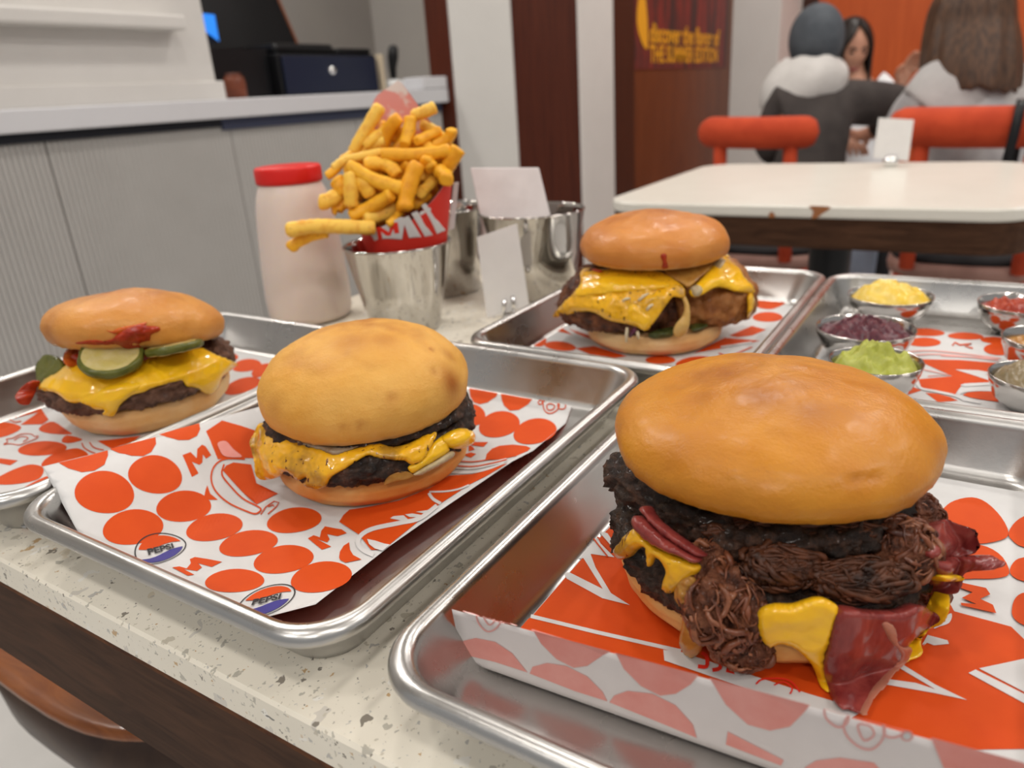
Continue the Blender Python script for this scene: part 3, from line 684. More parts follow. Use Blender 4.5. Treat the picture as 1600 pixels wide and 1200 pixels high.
# ------------------------------------------------------------------ trays
TW, TL = 0.2356, 0.3277
def rr(o, d, r, n=10): return rrect(o[0] + d, o[1] + d, o[0] + TW - d, o[1] + TL - d, r, n)
def tray(name, o, label):
    prof = [(0.0190, 0.0), (0.0168, 0.0007), (0.0150, 0.004), (0.0016, 0.0255)]
    for k in range(12):                                                             # rolled bead, outside over the top to the inside
        a = math.radians(-75 - 25.5 * k)                                            # measured from the inside direction
        prof.append((0.0047 * math.cos(a), 0.0302 + 0.0047 * math.sin(a)))
    prof += [(0.0050, 0.0290), (0.0140, 0.0070), (0.0158, 0.0040), (0.0185, 0.0024), (0.0220, 0.0020)]
    rings = []
    for d, z in prof: rings.append(ring(rr(o, d, max(0.028 - d * 0.45, 0.012)), ZT + z))
    ob = mesh(name, *loft(rings), M_alu, None, True, loc=(o[0] + TW / 2, o[1] + TL / 2, ZT))
    for p in ob.data.polygons:
        if len(p.vertices) > 4: p.use_smooth = False
    return tag(ob, label, 'tray', 'quarter size serving trays')
TO = {1: (-0.6808, 0.1444), 2: (-0.4298, 0.1496), 3: (-0.3643, 0.4896), 4: (-0.1192, 0.4896), 5: (-0.1682, 0.1498)}
tray('serving_tray', TO[1], 'metal tray under the pickle cheeseburger, at the end of the table by the counter')
tray('serving_tray', TO[2], 'metal tray under the plain cheeseburger with printed soda logos on its paper')
tray('serving_tray', TO[3], 'metal tray under the fried chicken burger, beside the steel buckets')
tray('serving_tray', TO[4], 'metal tray holding the six small sauce cups')
tray('serving_tray', TO[5], 'metal tray under the pulled beef burger, paper folded up at its front')

# ------------------------------------------------------------------ printed paper liners
ZP = ZT + 0.0027
def flat_h(x, y): return np.full_like(x, ZP)
def ramp_h(x, y):                                              # liner of tray 2 climbs over the left rim on to the next tray
    l = (x - TO[2][0])
    s = np.clip((0.070 - l) / 0.070, 0, 1); s = s * s * (3 - 2 * s) * 0.85 + s * 0.15
    k = np.clip((l - 0.115) / 0.085, 0, 1.2) ** 2 * np.clip((0.285 - (y - TO[2][1])) / 0.08, 0, 1)
    return ZP + 0.0345 * s + np.clip(-l, 0, 1) * 0.02 + 0.0105 * k
def on_h(px, h, dz=0.0):
    px = np.atleast_2d(np.asarray(px, float)); d = rays(px)
    if h is flat_h:
        return at_z(px, ZP + dz)
    t0 = (ZP + 0.05 - CAM[2]) / d[:, 2]; t1 = (ZP - 0.001 - CAM[2]) / d[:, 2]
    N = 300; s = np.linspace(0, 1, N)
    T = t0[:, None] + (t1 - t0)[:, None] * s[None]
    X = CAM[0] + d[:, 0:1] * T; Y = CAM[1] + d[:, 1:2] * T; Z = CAM[2] + d[:, 2:3] * T
    G = Z - h(X, Y); k = np.argmax(G < 0, axis=1); k = np.clip(k, 1, N - 1); i = np.arange(len(px))
    g0, g1 = G[i, k - 1], G[i, k]; w = np.clip(g0 / (g0 - g1 + 1e-12), 0, 1)
    tt = T[i, k - 1] * (1 - w) + T[i, k] * w
    p = CAM + d * tt[:, None]; p[:, 2] = h(p[:, 0], p[:, 1]) + dz
    return p
class Print:
    """flat print laid on a sheet: outlines traced in the photograph and put back on the sheet's own surface"""
    def __init__(s, surf, step=None): s.V = []; s.F = []; s.M = []; s.n = 0; s.surf = surf; s.step = step; s.mats = []
    def raw(s, P3, F, m):
        if m not in s.mats: s.mats.append(m)
        k = s.mats.index(m); P3 = np.array(P3, float); P3[:, 2] += 0.0000035 * len(s.V); s.V.append(P3)
        for f in F:
            f = list(f); a = P3[f[1]] - P3[f[0]]; b = P3[f[2]] - P3[f[0]]
            s.F.append([i + s.n for i in f]); s.M.append(k)
        s.n += len(P3)
    def poly(s, pts, m='o', smooth=0, lay=1):
        p = spline(pts, smooth, True) if smooth else np.asarray(pts, float)
        v, f = fill2d(p, s.step)
        if len(v) == 0 or not f: return
        s.raw(s.surf(v, 0.00022 * lay), f, m)
    def ell(s, cx, cy, a, b, ang=0, m='o', lay=1, egg=0.10, n=40):
        t_ = np.arange(n) * 2 * np.pi / n; c, q = np.cos(math.radians(ang)), np.sin(math.radians(ang))
        x = a * np.cos(t_) * (1 + egg * np.sin(t_)); y = b * np.sin(t_)
        s.poly(np.stack([cx + x * c - y * q, cy + x * q + y * c], 1), m, 0, lay)
    def line(s, pts, w, m='o', sm=6, closed=False, lay=2):
        p = spline(pts, sm, closed) if sm else np.asarray(pts, float)
        if closed: p = np.concatenate([p, p[:1]])
        tg = np.gradient(p, axis=0); tg /= np.linalg.norm(tg, axis=1)[:, None] + 1e-9
        nn = np.stack([-tg[:, 1], tg[:, 0]], 1) * w / 2
        v = np.concatenate([p + nn, p - nn]); k = len(p)
        s.raw(s.surf(v, 0.00022 * lay), [(i, i + 1, i + 1 + k, i + k) for i in range(k - 1)], m)
    def build(s, parent, name='print'):
        o = mesh(name, np.concatenate(s.V), s.F, [M_lay[k] for k in s.mats], parent, False)
        o.data.polygons.foreach_set('material_index', s.M)
        bm = bmesh.new(); bm.from_mesh(o.data)
        for f in bm.faces:
            if f.normal.z < 0: f.normal_flip()
        bm.to_mesh(o.data); bm.free()
        return o
class Cr:
    """print with coordinates given in an enlarged crop of the photograph"""
    def __init__(s, P_, off, sc): s.p = P_; s.o = off; s.k = sc
    def poly(s, pts, *a, **k): s.p.poly(crop(s.o, s.k, pts), *a, **k)
    def ell(s, cx, cy, a, b, *r, **k): s.p.ell(s.o[0] + cx / s.k, s.o[1] + cy / s.k, a / s.k, b / s.k, *r, **k)
    def line(s, pts, w, *a, **k): s.p.line(crop(s.o, s.k, pts), w / s.k, *a, **k)
def liner(name, label, outline, h, step):
    o = tag(thing(name, label, 'paper', (np.mean([p[0] for p in outline]), np.mean([p[1] for p in outline]), ZP)), group='printed tray papers')
    v, f = fill2d(np.array(outline), step)
    V3 = np.column_stack([v, h(v[:, 0], v[:, 1])])
    s = mesh('sheet', V3, [q if np.cross(v[q[1]] - v[q[0]], v[q[2]] - v[q[0]]) > 0 else q[::-1] for q in f], [M_paper, M_under], o, h is not flat_h)
    solid(s, 0.00015, -1).modifiers['solidify'].material_offset = 1
    return o
M_under = noisy('paper_underside', (0.55, 0.075, 0.04), (0.60, 0.16, 0.11), 30, 0.5)
def loc2(k, pts): return [(TO[k][0] + x, TO[k][1] + y) for x, y in pts]
def pxy(pts, h=flat_h): return [(p[0], p[1]) for p in on_h(pts, h)]

# liner of the second tray
l2 = liner('tray_liner', 'white paper with orange pebbles and round soda logos, hanging over the left rim',
           pxy([(66, 729), (120, 828)], ramp_h) + loc2(2, [(0.048, 0.0135), (0.09, 0.0175), (0.168, 0.0195)]) + pxy([(493, 944), (610, 852), (700, 789), (800, 721), (833, 704), (884, 661), (894, 633), (830, 624), (733, 603)], ramp_h) +
           loc2(2, [(0.045, 0.306)]) + pxy([(400, 637), (248, 681), (171, 703)], ramp_h), ramp_h, 0.0042)
p2 = Print(lambda q, dz: on_h(q, ramp_h, dz), 6)
a = Cr(p2, (40, 580), 3.077)
for e in ((380, 582, 143, 102, 5), (624, 497, 130, 92, 8), (516, 750, 146, 84, -8), (760, 650, 132, 75, -5), (907, 751, 137, 63.5, -10.5), (1071, 828, 142, 60, -10),
          (1240, 905, 145, 66, -9), (1291, 717, 132, 60, -8), (1005, 1008, 142, 56, -3), (1421, 990, 148, 72, -10)): a.ell(*e)
a.poly([(160, 442), (260, 418), (395, 382), (397, 405), (380, 450), (330, 480), (270, 487), (205, 468)])
a.poly([(405, 376), (500, 350), (625, 318), (628, 350), (605, 390), (565, 410), (510, 408), (450, 395)])
a.poly([(640, 306), (720, 282), (835, 252), (840, 280), (825, 312), (785, 332), (735, 333), (680, 318)])
a.poly([(858, 610), (866, 570), (874, 550), (888, 590), (925, 620), (885, 620)])
a.poly([(755, 405), (793, 390), (823, 420), (826, 375), (848, 355), (865, 362), (893, 405), (868, 422), (853, 402), (850, 440), (836, 452), (800, 437), (832, 492), (800, 510)])
a.poly([(1357, 805), (1385, 790), (1415, 800), (1422, 768), (1440, 747), (1478, 755), (1520, 762), (1545, 780), (1500, 795), (1450, 785), (1462, 810), (1450, 825), (1400, 808), (1470, 845), (1425, 860)])
a.poly([(705, 945), (740, 940), (775, 950), (795, 925), (790, 905), (815, 895), (880, 905), (945, 918), (895, 943), (830, 925), (848, 945), (825, 962), (760, 953), (812, 980), (780, 985)])
a.poly([(868, 290), (945, 238), (1040, 265), (1120, 292), (1115, 420), (1020, 418), (925, 425)])
a.line([(1055, 425), (960, 425), (908, 460), (893, 520), (915, 580), (975, 635), (1060, 675), (1105, 688), (1130, 672), (1120, 655), (1045, 615), (985, 555), (945, 500), (955, 450)], 8)
a.poly([(965, 455), (1000, 440), (1085, 450), (1110, 540), (1215, 590), (1110, 642), (1045, 585), (985, 520), (948, 478)])
a.line([(1130, 692), (1155, 655), (1195, 628), (1218, 634), (1205, 655), (1165, 690)], 5, sm=0)
a.line([(1165, 655), (1190, 645), (1195, 655)], 5, sm=0)
c = Cr(p2, (680, 480), 4.286)
c.poly([(226, 532), (320, 553), (420, 572), (410, 600), (350, 640), (300, 652), (260, 640), (235, 600)])
c.poly([(438, 574), (550, 592), (655, 612), (620, 655), (560, 690), (500, 695), (460, 660), (445, 620)])
for e in ((240, 725, 95, 75, -5), (428, 785, 138, 86, -12), (667, 832, 146, 84, -12)): c.ell(*e)
c.poly([(335, 1028), (345, 985), (380, 950), (430, 930), (520, 922), (610, 932), (638, 945), (620, 965), (540, 1000), (440, 1022)])
c.poly([(215, 940), (260, 905), (355, 905), (325, 937), (235, 925)]); c.poly([(185, 990), (240, 975), (275, 985), (240, 1010)]); c.poly([(225, 925), (250, 935), (265, 955), (225, 968)])
for lp in ([(690, 640), (700, 628), (716, 630), (715, 648), (698, 654)], [(722, 640), (735, 630), (790, 632), (825, 645), (828, 675), (800, 705), (760, 714), (730, 690)], [(826, 640), (850, 640), (872, 655), (868, 680), (840, 686), (822, 670)], [(748, 660), (775, 650), (800, 665), (785, 690), (755, 690)]):
    c.line(lp, 7, closed=True)
d = Cr(p2, (480, 720), 5.0)
d.poly([(250, 480), (285, 425), (330, 385), (480, 362), (720, 312), (960, 215), (1110, 118), (1290, 108), (1565, 22), (1400, 122), (1265, 190), (1030, 345), (790, 540), (690, 620), (640, 662), (560, 700), (500, 700), (405, 580)])
d.line([(520, 742), (440, 705), (398, 650), (425, 585), (520, 535), (720, 492), (880, 455), (1015, 355)], 34, 'w')
d.line([(700, 665), (560, 668), (460, 620), (470, 600)], 0.1, 'w')
d.poly([(470, 620), (530, 632), (600, 655), (648, 664), (590, 712), (530, 695), (485, 660)], 'w', 0, 3)
d.poly([(648, 456), (672, 440), (752, 432), (800, 472), (740, 474)], 'w', 0, 2); d.poly([(765, 425), (820, 418), (912, 432), (880, 448), (800, 446)], 'w', 0, 2)
d.poly([(850, 405), (940, 392), (975, 372), (980, 385), (925, 420)], 'w', 0, 2)
d.line([(955, 248), (1080, 245), (1180, 228), (1265, 195)], 13, 'w'); d.line([(950, 258), (985, 305), (1045, 340)], 24, 'w')
for ln in ([(1120, 98), (1290, 98), (1420, 68), (1540, 22)], [(1150, 62), (1290, 66), (1420, 42), (1560, 6)], [(1180, 35), (1300, 38), (1440, 16), (1560, -8)]): d.line(ln, 13, 'w')
d.line([(1190, 8), (1310, 12), (1460, -14)], 8, 'o'); d.line([(1160, 48), (1300, 52), (1440, 28), (1560, -2)], 9, 'o', lay=3)
d.poly([(250, 760), (256, 715), (285, 668), (328, 640), (335, 700), (360, 740), (425, 775), (300, 800), (258, 780)])
def logo(cpx, rpx, t0, t1):
    C_, Rr = on_h([cpx, rpx], ramp_h); r = np.linalg.norm((Rr - C_)[:2]); e = on_h([t0, t1], ramp_h); u = (e[1] - e[0])[:2]; u /= np.linalg.norm(u); w = np.array([-u[1], u[0]])
    def put(uv, lay):
        uv = np.asarray(uv); q = C_[:2] + r * (uv[:, :1] * u + uv[:, 1:2] * w)
        return np.column_stack([q, ramp_h(q[:, 0], q[:, 1]) + 0.00022 * lay])
    n = 48; t_ = np.arange(n + 1) * 2 * np.pi / n
    ringv = np.concatenate([np.stack([np.cos(t_), np.sin(t_)], 1), np.stack([np.cos(t_), np.sin(t_)], 1) * .95])
    p2.raw(put(ringv, 1), [(i, i + 1, i + n + 2, i + n + 1) for i in range(n)], 'k')
    R2 = 0.86
    def seg(a0, a1, wave, m):
        arc = [(R2 * math.cos(math.radians(x)), R2 * math.sin(math.radians(x))) for x in np.linspace(a0, a1, 24)]
        x0, x1 = arc[-1], arc[0]; q = arc + [(x0[0] + (x1[0] - x0[0]) * k / 10, x0[1] + (x1[1] - x0[1]) * k / 10 + wave * math.sin(math.pi * 2 * k / 10) * .09) for k in range(1, 10)]
        v, f = fill2d(np.array(q), None); p2.raw(put(v, 1), f, m)
    seg(16, 160, -1, 'o'); seg(-160, -16, 1, 'n')
    v, f = text_flat('PEPSI', 0.44, 1.05, 0.016); p2.raw(put(v * [1, 1.15] + [0, 0], 3), f, 'k')
logo((251.9, 860), (290, 856.5), (222, 869.2), (280.5, 853))
logo((417, 939), (459, 934), (385, 943), (445, 930))
a.poly([(925, 350), (965, 342), (1000, 380), (1042, 415), (1000, 420), (955, 412), (935, 385)], 'p', 3, 3)
p2.build(l2)

# liner of the front right tray: flat sheet, its front folded up
FA, FB = on_h([(735, 1030), (1200, 1194)], flat_h); FU = (FB - FA)[:2] / np.linalg.norm((FB - FA)[:2])
FE = FA[:2] + FU * 0.219
o5 = TO[5]
l5 = liner('tray_liner', 'orange printed paper under the pulled beef burger, front edge folded up',
           [tuple(FA[:2]), tuple(FE), (o5[0] + 0.213, o5[1] + 0.302), (o5[0] + 0.0175, o5[1] + 0.302)], flat_h, 0.02)
NB = np.array([FU[1], -FU[0]])                                           # towards the viewer
def flap_pt(s, w):                                                       # s along the fold, w up the flap
    r = 0.004
    a_ = np.clip(w / r, 0, math.pi / 2 * 0.93)
    f_ = r * np.sin(a_); u_ = r * (1 - np.cos(a_)); rest = np.clip(w - r * math.pi / 2 * 0.93, 0, 1)
    xy = FA[:2] + FU * s + NB * (f_ + rest * 0.11)
    return np.array([xy[0], xy[1], ZP + u_ + rest * 0.994])
V = []; Fq = []; ns, nw = 40, 12
for i in range(ns):
    s_ = -0.0015 + 0.2205 * i / (ns - 1); top = 0.0335 + 0.056 * max(s_, 0)
    for j in range(nw): 
        w_ = top * j / (nw - 1)
        V.append(flap_pt(s_, w_))
Fq = [(i * nw + j, (i + 1) * nw + j, (i + 1) * nw + j + 1, i * nw + j + 1) for i in range(ns - 1) for j in range(nw - 1)]
fl = mesh('folded_flap', V, Fq, M_pback, l5, True, label='folded-up front strip showing the paler back of the paper'); solid(fl, 0.00012, 1)
nF = np.array([NB[0], NB[1], -0.11]); nF /= np.linalg.norm(nF); P0 = flap_pt(0.0, 0.012)
def on_flap(q, dz):
    dd = rays(q); tt = (nF @ (P0 - CAM)) / (dd @ nF); p = CAM + dd * tt[:, None] + nF * (dz + 0.0001)
    s_ = (p[:, :2] - FA[:2]) @ FU; top = ZP + (0.0335 + 0.056 * np.clip(s_, 0, 1) - 0.0010)
    p[:, 2] = np.clip(p[:, 2], ZP + 0.0033, top); return p
pf = Print(on_flap, None)
g = Cr(pf, (720, 900), 3.3333)
g.poly([(362, 215), (560, 265), (780, 327), (740, 410), (660, 465), (590, 475), (500, 430), (420, 350), (375, 270)], 'p')
g.poly([(800, 335), (1000, 395), (1240, 468), (1200, 560), (1120, 610), (1040, 620), (940, 570), (850, 480), (810, 400)], 'p')
g.poly([(15, 335), (80, 320), (180, 340), (270, 400), (350, 500), (180, 445), (40, 412), (20, 380)], 'p')
g.poly([(360, 505), (375, 470), (450, 450), (550, 465), (660, 520), (740, 600), (765, 650), (600, 598)], 'p')
g.poly([(775, 655), (800, 620), (870, 595), (1000, 610), (1120, 670), (1210, 770), (1230, 840), (1000, 745)], 'p')
g.ell(50, 140, 42, 46, 0, 'q', 1); g.ell(50, 140, 30, 34, 0, 'w', 2)
for lp in ([(90, 175), (130, 150), (190, 170), (215, 215), (190, 265), (145, 285), (105, 255), (85, 210)], [(160, 130), (210, 150), (225, 195), (190, 180)], [(30, 140), (45, 128), (62, 140), (48, 156)], [(120, 200), (160, 190), (180, 225), (150, 250)]):
    g.line(lp, 8, 'q', closed=True)
g.ell(275, 222, 20, 24, 0, 'q', 1); g.ell(275, 222, 12, 15, 0, 'w', 2); g.line([(210, 225), (255, 215)], 9, 'q')
g2 = Cr(pf, (1100, 900), 3.2)
g2.poly([(30, 458), (200, 505), (535, 602), (500, 680), (430, 750), (330, 770), (220, 740), (110, 640), (50, 540)], 'p')
g2.poly([(1140, 775), (1300, 820), (1600, 905), (1640, 960), (1600, 990), (1200, 960)], 'p'); g2.poly([(500, 958), (560, 920), (680, 905), (850, 930), (900, 985), (700, 1000)], 'p')
g2.poly([(120, 775), (400, 918), (385, 945), (110, 840)], 'p')
for lp in ([(605, 660), (650, 640), (720, 680), (715, 730), (670, 750), (615, 710)], [(700, 740), (740, 680), (830, 700), (900, 745), (890, 815), (840, 860), (780, 850), (720, 800)], [(905, 730), (960, 735), (1000, 770), (960, 800), (905, 790)], [(770, 740), (830, 745), (850, 790), (800, 815)]):
    g2.line(lp, 10, 'q', closed=True)
g2.ell(1015, 795, 32, 28, 0, 'q', 1); g2.ell(1015, 795, 20, 17, 0, 'w', 2)
pf.build(l5, 'show_through_print')
p5 = Print(lambda q, dz: on_h(q, flat_h, dz), None)
def near5(q): return q
p5.poly([(742, 1032), (832, 962), (941, 836), (985, 790), (1120, 760), (1300, 800), (1420, 900), (1462, 916), (1476, 928), (1491, 955), (1580, 979), (1612, 1010), (1625, 1170), (1455, 1172), (1330, 1139), (1150, 1096), (1000, 1060), (900, 1066)])
q7 = Cr(p5, (720, 700), 3.75)
q7.poly([(600, 722), (640, 730), (880, 850), (990, 920), (830, 880), (620, 765)], 'w', 0, 2); q7.poly([(715, 640), (760, 620), (790, 700), (880, 850), (990, 920), (855, 862)], 'w', 0, 2)
q7.poly([(630, 850 - 190), (700, 560), (790, 505), (820, 560), (900, 640), (760, 620), (720, 645)], 'w', 0, 2); q7.poly([(800, 480), (860, 500), (900, 560), (905, 600)], 'w', 0, 3)
q7.poly([(660, 648), (770, 540), (830, 600), (760, 622)], 'w', 0, 2)
q7.line([(800, 520), (850, 575), (900, 630)], 8, 'o', 0, False, 4); q7.line([(770, 520), (800, 560), (860, 635)], 8, 'o', 0, False, 4)
q7.line([(410, 985), (800, 1080), (1290, 1190)], 22, 'w', 0)
q4 = Cr(p5, (720, 900), 3.3333)
q4.poly([(1055, 385), (1130, 390), (1800, 610), (2100, 700), (2000, 760), (1060, 440)], 'w', 0, 3)
q4.line([(1235, 470), (1280, 470), (1280, 420), (1255, 400)], 20, 'r', 4, False, 5); q4.line([(1310, 490), (1348, 480), (1350, 440), (1320, 410)], 20, 'r', 4, False, 5)
q4.poly([(1390, 458), (1428, 512), (1380, 500)], 'r', 0, 5)
r3 = Cr(p5, (1100, 900), 3.2)
r3.line([(260, 540), (300, 515), (420, 520), (480, 580)], 9, 'r', 5, False, 5); r3.line([(350, 545), (400, 530), (440, 560), (430, 590)], 8, 'r', 5, False, 5)
r3.poly([(960, 450), (990, 440), (1160, 545), (1315, 620), (1170, 575)], 'w', 0, 2); r3.poly([(865, 535), (880, 510), (1060, 535), (1315, 620), (1150, 585)], 'w', 0, 2)
r3.poly([(1095, 350), (1120, 330), (1090, 345), (1118, 295), (1218, 322), (1225, 340), (1150, 347), (1110, 332)], 'w', 0, 2)
r3.poly([(1375, 462), (1620, 410), (1700, 620), (1640, 600)], 'w', 0, 2); r3.poly([(1322, 485), (1358, 468), (1700, 640), (1700, 690)], 'w', 0, 2)
r3.poly([(1150, 260), (1225, 190), (1240, 200), (1225, 235), (1180, 252)], 'w', 4, 2)
r2 = Cr(p5, (1400, 700), 2.4)
r2.poly([(130, 290), (180, 225), (220, 197), (285, 185), (340, 205), (395, 260), (422, 318), (395, 345), (300, 360), (180, 345)], 'o', 3, 3)
r2.poly([(180, 365), (260, 358), (340, 370), (400, 410), (425, 470), (380, 488), (300, 490), (200, 480)], 'o', 3, 3)
r2.poly([(422, 318), (450, 275), (500, 250), (600, 240), (600, 375), (480, 372), (435, 345)], 'o', 3, 3); r2.poly([(428, 470), (440, 430), (480, 410), (600, 405), (600, 500), (480, 500)], 'o', 3, 3)
r2.poly([(435, 600), (450, 560), (490, 540), (600, 530), (600, 700), (480, 665), (440, 635)], 'o', 3, 3)
Cr(p5, (1220, 740), 3.244).poly([(862, 562), (880, 545), (1040, 580), (1062, 612), (1010, 635), (1075, 665), (1092, 708), (915, 668), (912, 655), (992, 662), (918, 630), (972, 602)], 'o', 0, 4)
p5.build(l5)

# liners of the remaining trays
o1 = TO[1]
l1 = liner('tray_liner', 'orange printed paper under the pickle cheeseburger',
           [(o1[0] + 0.017, o1[1] + 0.0195), (o1[0] + 0.216, o1[1] + 0.0195), (o1[0] + 0.2175, o1[1] + 0.245), (o1[0] + 0.111, o1[1] + 0.3055), (o1[0] + 0.017, o1[1] + 0.309)], flat_h, 0.03)
p1 = Print(lambda q, dz: on_h(q, flat_h, dz), None)
h1 = Cr(p1, (0, 620), 5.0)
h1.ell(330, 402, 190, 56, -4)
for pl in ([(0, 200), (80, 203), (160, 230), (150, 260), (80, 295), (0, 318), (-60, 320), (-80, 240)], [(330, 545), (340, 500), (420, 445), (540, 408), (620, 405), (690, 450), (640, 500), (500, 520), (440, 530)],
           [(305, 260), (340, 215), (420, 195), (520, 260), (560, 292), (400, 288)], [(480, 350), (520, 300), (640, 330), (600, 350), (540, 362)],
           [(-60, 655), (0, 620), (100, 570), (220, 530), (300, 535), (340, 560), (330, 610), (280, 650), (140, 680), (0, 685)], [(155, 745), (200, 700), (350, 625), (395, 625), (370, 660)], [(-60, 770), (0, 755), (80, 750), (135, 760), (60, 775), (-20, 790)]):
    h1.poly(pl, 'o', 3)
h1.poly([(-40, 475), (140, 497), (80, 535), (-40, 512)]); h1.poly([(760, 345), (900, 330), (1100, 305), (1040, 350), (870, 405)])
h1.poly([(40, 40), (150, 40), (300, 60), (380, 180), (330, 215), (160, 218), (215, 180), (300, 120), (150, 158), (110, 120)])
h1.line([(-20, 70), (40, 150), (110, 195), (165, 190)], 9); h1.line([(-10, 50), (60, 110), (130, 165)], 9)
h1.line([(640, 360), (655, 395), (700, 425), (745, 440)], 9); h1.line([(700, 355), (725, 390), (770, 408), (810, 415)], 9)
h1.line([(28, 372), (60, 350), (50, 330), (100, 322), (160, 292), (240, 290), (270, 310), (295, 305), (285, 325), (220, 350), (150, 375), (80, 366)], 6, closed=True); h1.line([(110, 340), (160, 310), (220, 320), (180, 350)], 6)
h2 = Cr(p1, (330, 460), 3.72)
for e in ((95, 362, 62, 26, 0), (205, 412, 86, 36, -8), (300, 440, 70, 34, -22), (180, 530, 110, 42, -18), (40, 420, 50, 30, 0)): h2.ell(*e)
p1.build(l1)
o3 = TO[3]
l3 = liner('tray_liner', 'orange printed paper under the fried chicken burger',
           [(o3[0] + 0.018, o3[1] + 0.0195), (o3[0] + 0.217, o3[1] + 0.0195), (o3[0] + 0.217, o3[1] + 0.30), (o3[0] + 0.04, o3[1] + 0.309), (o3[0] + 0.018, o3[1] + 0.20)], flat_h, 0.03)
p3 = Print(lambda q, dz: on_h(q, flat_h, dz), None)
h3 = Cr(p3, (720, 300), 3.077)
h3.poly([(1420, 540), (1440, 490), (1490, 466), (1545, 490), (1562, 530), (1500, 562), (1440, 558)], 'o', 4); h3.ell(1475, 600, 72, 24, 0)
h3.poly([(1290, 690), (1400, 643), (1468, 662), (1400, 690), (1330, 698)]); h3.poly([(1120, 775), (1270, 700), (1440, 715), (1250, 752)])
h3.ell(1120, 815, 88, 24, -8); h3.ell(960, 806, 72, 20, 0); h3.ell(375, 712, 36, 32, 0); h3.ell(478, 740, 76, 22, 6)
h3.poly([(550, 752), (640, 740), (800, 790), (740, 798), (620, 780)]); h3.poly([(428, 660), (450, 635), (620, 690), (640, 712)])
h3.line([(1240, 775), (1290, 790), (1400, 745)], 6, 'o', 0); h3.line([(480, 640), (560, 690), (640, 720)], 14, 'w', 3); h3.line([(1250, 745), (1400, 722)], 8, 'w', 0, False, 3)
p3.build(l3)
o4 = TO[4]
l4 = liner('tray_liner', 'orange printed paper under the sauce cups',
           [(o4[0] + 0.018, o4[1] + 0.0195), (o4[0] + 0.217, o4[1] + 0.0195), (o4[0] + 0.217, o4[1] + 0.262), (o4[0] + 0.018, o4[1] + 0.254)], flat_h, 0.03)
p4 = Print(lambda q, dz: on_h(q, flat_h, dz), None)
h4 = Cr(p4, (1380, 420), 5.0)
for e in ((330, 495, 150, 30, 2), (645, 525, 140, 28, 2), (320, 572, 130, 36, 0), (890, 630, 105, 45, 5), (880, 560, 120, 28, 5)): h4.ell(*e)
h4.poly([(240, 705), (600, 712), (940, 740), (940, 860), (840, 905), (620, 905), (590, 940), (560, 985), (300, 930), (275, 862), (540, 838)])
h4.poly([(560, 786), (740, 792), (930, 825), (930, 838), (800, 822), (905, 868), (830, 872), (690, 826)], 'w', 0, 2)
h4.poly([(330, 968), (420, 975), (520, 1000), (585, 1030), (430, 1042)]); h4.poly([(190, 985), (300, 950), (215, 915)]); h4.poly([(130, 745), (240, 770), (160, 720)])
h4.poly([(600, 908), (640, 895), (840, 886), (930, 880), (930, 902), (640, 920)], 'w', 0, 2)
h4.poly([(620, 985), (660, 965), (760, 956), (900, 960), (900, 1040), (760, 1020), (680, 1005)], 'o', 0, 2)
h4.line([(900, 950), (760, 945), (640, 955), (590, 980), (640, 1020), (760, 1045)], 20, 'w', 5, False, 3)
h4.line([(250, 860), (290, 930), (400, 955), (560, 990), (640, 1030)], 18, 'w', 5, False, 3)
for ln in ([(150, 655), (400, 640), (920, 700)], [(180, 680), (450, 668), (900, 715)], [(450, 680), (700, 690), (900, 700)]): h4.line(ln, 10, 'q', 4)
h4.line([(150, 720), (330, 790), (520, 832), (350, 838)], 10, 'q', 0); h4.line([(540, 600), (560, 575), (600, 595), (690, 585), (640, 605), (700, 620)], 12, 'o', 0)
p4.build(l4)

# ------------------------------------------------------------------ things standing on the table
def radial(px, r, z=None):
    p = at_z([px], ZT if z is None else z)[0]; d = p[:2] / np.linalg.norm(p[:2]); return p[:2] + d * r, d, np.array([d[1], -d[0]])
M_milk = noisy('milky_plastic', (0.76, 0.64, 0.57), (0.74, 0.61, 0.54), 8, 0.32, Subsurface_Weight=0.25, Subsurface_Scale=0.02)
M_cap = M_cap
M_lid = mat('red_lid', (0.68, 0.018, 0.014), 0.35, Subsurface_Weight=0.05)
c, d, s = radial((480, 512), 0.045); c = c + s * 0.008
bo = thing('drink_bottle', 'milky plastic bottle of pale drink with a red screw cap', 'bottle', (c[0], c[1], ZT))
mesh('body', *lathe([(0.0001, 0.0015), (0.038, 0.0), (0.0445, 0.003), (0.0475, 0.010), (0.0482, 0.03), (0.0468, 0.065), (0.0440, 0.10), (0.0415, 0.125), (0.0385, 0.141), (0.0350, 0.150), (0.0325, 0.155), (0.0322, 0.160)], (c[0], c[1], ZT), 64), M_milk, bo)
V = []; pr_ = [(0.0330, 0.1535), (0.0352, 0.1545), (0.0356, 0.158), (0.0356, 0.1685), (0.0345, 0.1715), (0.030, 0.1722), (0.0001, 0.1720)]
v, f = lathe(pr_, (c[0], c[1], ZT), 120)
for i in range(len(v)):
    k = i // 120
    if 1 <= k <= 3: 
        rr_ = 1 + (0.010 if i % 2 else 0.0); v[i, :2] = c + (v[i, :2] - c) * rr_
mesh('cap', v, f, M_lid, bo)

